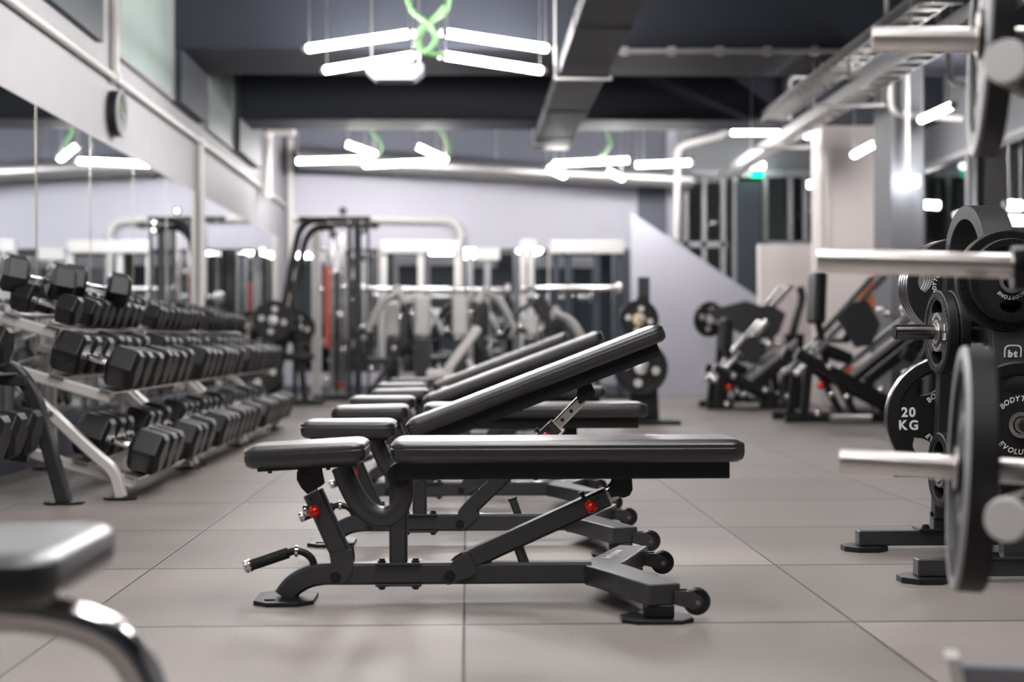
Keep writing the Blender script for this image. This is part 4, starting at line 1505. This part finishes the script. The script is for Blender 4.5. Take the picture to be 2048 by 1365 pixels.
far_plate('dark plate with pale hub, upper one beside the mirrored wall', at(546, 640, 17.1), (0, -1, 0))
far_plate('dark plate with pale hub, lower one above the last dumbbells', at(520, 738, 17.0), (0.25, -1, 0), 0.25)
far_plate('dark plate behind the upper hub plate, further right', at(596, 655, 17.9), (0, -1, 0), 0.2)
far_plate('dark plate with a yellow glint, nearest the mirrors', at(498, 652, 17.3), (0.6, -1, 0), 0.17)

# big racks near the back mirrors
def power_rack(label, pxs, ytop, Y, header=True, bar=None, head=None, col='column'):
    X0 = at(pxs[0], 683, Y).x
    t = thing('power_rack', label, 'exercise machine', (X0, Y, 0))
    z = at(935, ytop, Y).z
    for px in pxs:
        x = at(px, 683, Y).x - X0
        MB().bb(x - 0.04, x + 0.04, -0.04, 0.04, 0, z).build('upright', col, t)
    if head:
        a, b = at(head[0], ytop, Y).x - X0, at(head[1], ytop, Y).x - X0
        MB().bb(a, b, -0.07, 0.05, z - 0.06, z + 0.10).build('header_beam', 'palemachine', t, bevel=0.01)
    if bar:
        a, b = at(bar[0], bar[2], Y).x - X0, at(bar[1], bar[2], Y).x - X0
        zb = at(935, bar[2], Y).z
        MB().cyl((a, -0.12, zb), (b, -0.12, zb), 0.035, 16).build('barbell', 'chrome', t)
        for q in (a, b):
            MB().cyl((q - 0.03, -0.12, zb), (q + 0.03, -0.12, zb), 0.075, 20).build('bar_collar', 'steel', t)
    MB().bb(-0.1, at(pxs[-1], 683, Y).x - X0 + 0.1, -0.3, 0.3, 0, 0.05).build('base_frame', 'frame_black', t)
    return t


power_rack('grey power rack with a white header before the back mirrors, right one', (1112, 1136, 1194, 1240), 498, 19.3, bar=(1046, 1236, 578), head=(1100, 1248))
power_rack('pale framed cage with a white header before the back mirrors, left one', (768, 842, 915), 497, 19.6, bar=(722, 1015, 579), head=(762, 920), col='palemachine')
power_rack('narrow pale rack between the two headed racks', (1046, 1062), 496, 19.8, head=(1040, 1072), col='palemachine')
power_rack('narrow pale rack left of the mirrors middle', (940, 975), 512, 20.2, head=(950, 1000), col='winframe')

# seated machines with pale frames
def seated_machine(label, px, Y, h=1.5, flip=1, pale=True, pads='black'):
    X0 = at(px, 683, Y).x
    t = thing('seated_machine', label, 'exercise machine', (X0, Y, 0), 'seated machines before the back mirrors')
    fm = 'palemachine' if pale else 'frame_black'
    f = flip
    MB().rtube([(-0.35 * f, 0, 0.04), (0.4 * f, 0, 0.04)], 0.07, 0.08, up=(0, 0, 1)).build('base_frame', fm, t)
    MB().rtube([(0.0, -0.3, 0.04), (0.0, 0.3, 0.04)], 0.07, 0.08).build('base_cross', fm, t)
    MB().rtube(corner_path([(0.3 * f, 0, 0.05), (0.32 * f, 0, h * 0.7), (0.05 * f, 0, h)], 0.15), 0.08, 0.08, up=(0, 1, 0)).build('mast', fm, t)
    MB().rtube([(-0.12 * f, 0, 0.05), (-0.08 * f, 0, 0.45)], 0.07, 0.07, up=(0, 1, 0)).build('seat_post', fm, t)
    MB().box((-0.1 * f, 0, 0.5), (0.36, 0.34, 0.08), Matrix.Rotation(0.06 * f, 3, 'Y')).build('seat', pads, t, bevel=0.02)
    MB().box((0.16 * f, 0, 0.86), (0.09, 0.3, 0.62), Matrix.Rotation(0.16 * f, 3, 'Y')).build('backrest', pads, t, bevel=0.02)
    for s_ in (-1, 1):
        MB().tube(smooth_path([(0.1 * f, s_ * 0.2, h * 0.95), (-0.1 * f, s_ * 0.32, h * 0.85), (-0.25 * f, s_ * 0.3, h * 0.62)], 5), 0.028, 10, up=(0, 1, 0)).build('press_arm', fm, t)
        MB().cyl((-0.25 * f, s_ * 0.3, h * 0.62), (-0.38 * f, s_ * 0.3, h * 0.62), 0.025, 10).build('hand_grip', 'rubber', t)
    for (gx, gz, gr) in ((0.05, 0.62, 0.03), (-0.2, 0.4, 0.035), (0.25, 1.0, 0.03), (-0.3, 0.85, 0.03), (0.1, 0.2, 0.03)):
        MB().ball((gx * f, -0.34, gz * h / 1.3), gr, 12).build('glint_ball', 'chrome', t)  # chrome balls added to give bright glints
        MB().cyl((gx * f, -0.34, gz * h / 1.3), (gx * f * 0.6, -0.02, gz * h / 1.3), 0.02, 8).build('link_bar', 'frame_black', t)
    MB().rtube([(-0.3 * f, -0.25, 0.05), (0.2 * f, -0.25, 0.75)], 0.05, 0.05, up=(0, 1, 0)).build('diagonal_link', 'frame_black', t)
    MB().bb(0.36 * f - 0.08, 0.36 * f + 0.08, -0.14, 0.14, 0.1, 0.75).build('weight_stack', 'black', t)
    MB().bb(0.36 * f - 0.09, 0.36 * f + 0.09, -0.16, 0.16, 0.78, h * 0.92).build('stack_guard', fm, t, bevel=0.03)
    return t


seated_machine('pale framed seated press machine, leftmost before the back mirrors', 782, 17.5, 1.35, 1)
seated_machine('pale framed seated machine, second from left before the back mirrors', 845, 18.5, 1.3, -1)
seated_machine('dark framed seated machine behind the pale inclined bench', 905, 18.9, 1.3, 1, False)
seated_machine('pale framed seated machine, directly behind the raised backrests', 985, 17.2, 1.35, -1, True)
seated_machine('dark framed seated machine left of the grey power rack', 1050, 18.7, 1.25, 1, False, 'black')
seated_machine('pale framed seated machine below the long chrome bar', 1125, 17.2, 1.1, -1, True)
# pale inclined bench
Y2 = 14.6
X0 = at(910, 683, Y2).x
t = thing('incline_bench', 'pale inclined bench with a steep silvery backrest behind the black benches', 'bench', (X0, Y2, 0))
a, b = at(893, 742, Y2) - Vector((X0, Y2, 0)), at(958, 655, Y2) - Vector((X0, Y2, 0))
d = (b - a)
mb = MB().box((a + b) / 2, (d.length, 0.3, 0.09), Matrix.Rotation(-math.atan2(d.z, d.x), 3, 'Y'))
mb.build('back_pad', 'palepad', t, bevel=0.03, bseg=3)
MB().box(at(880, 748, Y2) - Vector((X0, Y2, 0)), (0.26, 0.28, 0.09)).build('seat_pad', 'palepad', t, bevel=0.03, bseg=3)
MB().rtube([(-0.35, 0, 0.05), (0.45, 0, 0.05)], 0.07, 0.06).build('base_beam', 'palemachine', t)
MB().rtube([(-0.12, 0, 0.05), (-0.12, 0, 0.36)], 0.06, 0.06, up=(0, 1, 0)).build('post', 'palemachine', t)
MB().rtube([(0.4, 0, 0.07), (0.12, 0, 0.55)], 0.05, 0.05, up=(0, 1, 0)).build('strut', 'palemachine', t)
MB().rtube([(0.42, -0.25, 0.03), (0.42, 0.25, 0.03)], 0.06, 0.06).build('foot_bar', 'frame_black', t)
MB().rtube([(-0.35, -0.2, 0.03), (-0.35, 0.2, 0.03)], 0.06, 0.06).build('foot_bar', 'frame_black', t)

# plate stand right of the raised backrest
Y3 = 13.3
p = at(1290, 683, Y3)
t = thing('plate_stand', 'black upright plate stand behind the raised backrest', 'plate rack', (p.x, Y3, 0))
MB().prism([(-0.13, 0.04), (0.13, 0.04), (0.09, 0.95), (0.03, 1.12), (-0.05, 1.12), (-0.10, 0.95)], 0.05, 0.17, 'y').build('column', 'frame_black', t, bevel=0.01)
MB().bb(-0.28, 0.28, -0.25, 0.35, 0.0, 0.04).build('base_plate', 'frame_black', t, bevel=0.005)
MB().rtube([(0.0, 0.1, 1.05), (0.0, 0.1, 1.28)], 0.1, 0.08, up=(0, 1, 0)).build('top_post', 'frame', t)
MB().cyl((-0.02, 0.05, 0.52), (-0.02, -0.2, 0.52), 0.025, 16).build('peg', 'steel', t)
MB().cyl((-0.05, 0.05, 0.92), (-0.05, -0.16, 0.92), 0.025, 16).build('peg', 'steel', t)
far_plate('round black plate with pale openings, on the stand behind the raised backrest', at(1281, 737, Y3 - 0.06), (0, -1, 0), 0.235, 0.06, 'plates on the far plate stand')
far_plate('dark plate half hidden above the openings plate on the stand', at(1278, 640, Y3 - 0.04), (0, -1, 0), 0.17, 0.05, 'plates on the far plate stand', 'sticker')

# leg presses
def leg_press(label, X0, Y, K=1.0):
    """local frame: x right, rails rise to the right"""
    t = thing('leg_press', label, 'exercise machine', (X0, Y, 0), 'leg press machines on the right')
    UP = (0, 1, 0)
    for yy in (-0.27, 0.27):
        MB().rtube([(-0.72 * K, yy, 0.05), (0.62 * K, yy, 0.05)], 0.08, 0.07).build('base_rail', 'frame_black', t)
        MB().rtube([(-0.62 * K, yy, 0.62 * K), (0.30 * K, yy, 0.12)], 0.10, 0.09, up=UP).build('seat_beam', 'frame_black', t)
        MB().rtube([(-0.15 * K, yy, 0.42 * K), (0.62 * K, yy, 1.03 * K)], 0.05, 0.07, up=UP).build('sled_rail', 'galv', t)
        MB().rtube([(-0.02 * K, yy, 0.36 * K), (0.66 * K, yy, 0.90 * K)], 0.09, 0.08, up=UP).build('sled_beam', 'frame_black', t)
        MB().cyl((-0.59 * K, yy * 0.8, 0.45 * K), (0.17 * K, yy * 0.8, 1.28 * K), 0.028, 12).build('guide_rod', 'chrome', t)
        MB().rtube([(0.58 * K, yy, 0.05), (0.62 * K, yy, 1.1 * K)], 0.08, 0.08, up=UP).build('rear_post', 'frame_black', t)
        MB().rtube([(-0.56 * K, yy, 0.05), (-0.5 * K, yy, 0.6 * K)], 0.07, 0.07, up=UP).build('front_post', 'frame_black', t)
        MB().rtube([(-0.1 * K, yy, 0.05), (-0.3 * K, yy, 0.45 * K)], 0.06, 0.07, up=UP).build('diagonal_brace', 'frame_black', t)
        for (fx, fz, fr) in ((-0.62, 0.45, 0.045), (-0.35, 0.50, 0.04), (-0.2, 0.24, 0.035), (0.1, 0.30, 0.04), (0.42, 0.2, 0.04), (0.3, 0.95, 0.04), (-0.45, 0.1, 0.04)):
            MB().ball((fx * K, yy - 0.06, fz * K), fr * 0.8, 12).build('steel_fitting', 'chrome', t)
    MB().box((-0.10 * K, 0, 0.87 * K), (0.38 * K, 0.64, 0.07), Matrix.Rotation(-0.95, 3, 'Y')).build('foot_platform', 'frame_black', t, bevel=0.01)
    MB().prism([(-0.29 * K, 0.92 * K), (-0.17 * K, 1.05 * K), (-0.02 * K, 1.08 * K), (0.10 * K, 0.86 * K), (0.02 * K, 0.68 * K), (-0.12 * K, 0.66 * K)], -0.33, -0.29, 'y').build('side_guard', 'frame', t, bevel=0.01)
    MB().box((-0.38 * K, 0, 1.10 * K), (0.11, 0.32, 0.46 * K), Matrix.Rotation(0.04, 3, 'Y')).build('backrest', 'black', t, bevel=0.03)
    MB().box((-0.26 * K, 0, 0.62 * K), (0.34 * K, 0.34, 0.1), Matrix.Rotation(0.4, 3, 'Y')).build('seat', 'black', t, bevel=0.03)
    MB().rtube([(-0.38 * K, 0, 0.95 * K), (-0.3 * K, 0, 0.5 * K)], 0.06, 0.06, up=UP).build('back_support', 'frame_black', t)
    MB().ball((-0.42 * K, -0.34, 0.34 * K), 0.035, 12).build('red_knob', 'red', t)
    for s_ in (-1, 1):
        MB().cyl((0.3 * K, s_ * 0.28, 1.0 * K), (0.3 * K, s_ * 0.50, 1.0 * K), 0.025, 14).build('plate_peg', 'steel', t)
    MB().rtube([(-0.35 * K, -0.36, 0.06), (0.0, -0.36, 0.06)], 0.07, 0.05).build('foot_step', 'galv', t)
    return t


leg_press('low black leg press with slanted chrome rods, farthest left of the machines at right', 2.98, 16.0, 0.72)
leg_press('black leg press with a tall backrest, in the middle of the machines at right', 3.45, 13.4, 1.0)
leg_press('black leg press nearest the plate tree, its rails rising behind the plates', 4.30, 12.6, 1.0)

far_plate('dark round plate on the left leg press', at(1418, 640, 17.3), (0.5, -1, 0), 0.2, 0.05, 'plates on the leg presses')
# a big dark foot platform seen broadside
o = at(1498, 642, 17.3)
t = thing('hack_squat', 'dark machine with a broad tilted platform left of the tall backrest', 'exercise machine', (o.x, 17.3, 0))
def Q(px, py):
    p = at(px, py, 17.3)
    return (p.x - o.x, p.z)
MB().prism([Q(1405, 622), Q(1452, 612), Q(1482, 604), Q(1512, 614), Q(1535, 612), Q(1562, 630), Q(1548, 668), Q(1520, 690), Q(1470, 668), Q(1420, 640)], -0.3, -0.25, 'y').build('platform', 'frame', t, bevel=0.01)
for dy in (-0.25, 0.25):
    MB().rtube([(Q(1450, 660)[0], dy, Q(1450, 660)[1]), (Q(1440, 800)[0], dy, 0.02)], 0.08, 0.08, up=(0, 1, 0)).build('leg', 'frame_black', t)
    MB().rtube([(Q(1530, 660)[0], dy, Q(1530, 660)[1]), (Q(1545, 800)[0], dy, 0.02)], 0.08, 0.08, up=(0, 1, 0)).build('leg', 'frame_black', t)
    MB().rtube([(Q(1425, 798)[0], dy, 0.04), (Q(1570, 798)[0], dy, 0.04)], 0.08, 0.07).build('base_rail', 'frame_black', t)
    MB().cyl((Q(1522, 632)[0], dy, Q(1522, 632)[1]), (Q(1575, 574)[0], dy, Q(1575, 574)[1]), 0.035, 12).build('chrome_rail', 'chrome', t)
MB().tube(smooth_path([(Q(1600, 575)[0], 0, Q(1600, 575)[1]), (Q(1604, 600)[0], 0, Q(1604, 600)[1]), (Q(1590, 650)[0], 0, Q(1590, 650)[1]), (Q(1580, 700)[0], 0, Q(1580, 700)[1]), (Q(1560, 790)[0], 0, 0.05)], 5), 0.045, 12, up=(0, 1, 0)).build('curved_mast', 'frame_black', t)
# orange machine guard
YO = 14.9
o = at(1735, 620, YO)
t = thing('orange_machine', 'machine with a bright orange side panel behind the leg presses', 'exercise machine', (o.x, YO, 0))
def Q2(px, py):
    p = at(px, py, YO)
    return (p.x - o.x, p.z)
MB().prism([Q2(1748, 545), Q2(1758, 560), Q2(1756, 680), Q2(1722, 684), Q2(1740, 640), Q2(1715, 600)], -0.03, 0.03, 'y').build('side_panel', 'orange', t, bevel=0.006)
MB().rtube([(0.1, 0.08, 0.0), (0.1, 0.08, 1.35)], 0.08, 0.08, up=(0, 1, 0)).build('mast', 'frame_black', t)
MB().bb(-0.3, 0.5, -0.25, 0.3, 0.0, 0.06).build('base_frame', 'frame_black', t)
MB().box((Q2(1700, 745)[0], 0, Q2(1700, 745)[1]), (0.12, 0.1, 0.1)).build('knob', 'orange', t, bevel=0.02)
MB().rtube([(Q2(1700, 745)[0], 0.0, 0.05), (Q2(1700, 745)[0], 0, Q2(1700, 745)[1])], 0.05, 0.05, up=(0, 1, 0)).build('knob_post', 'frame_black', t)
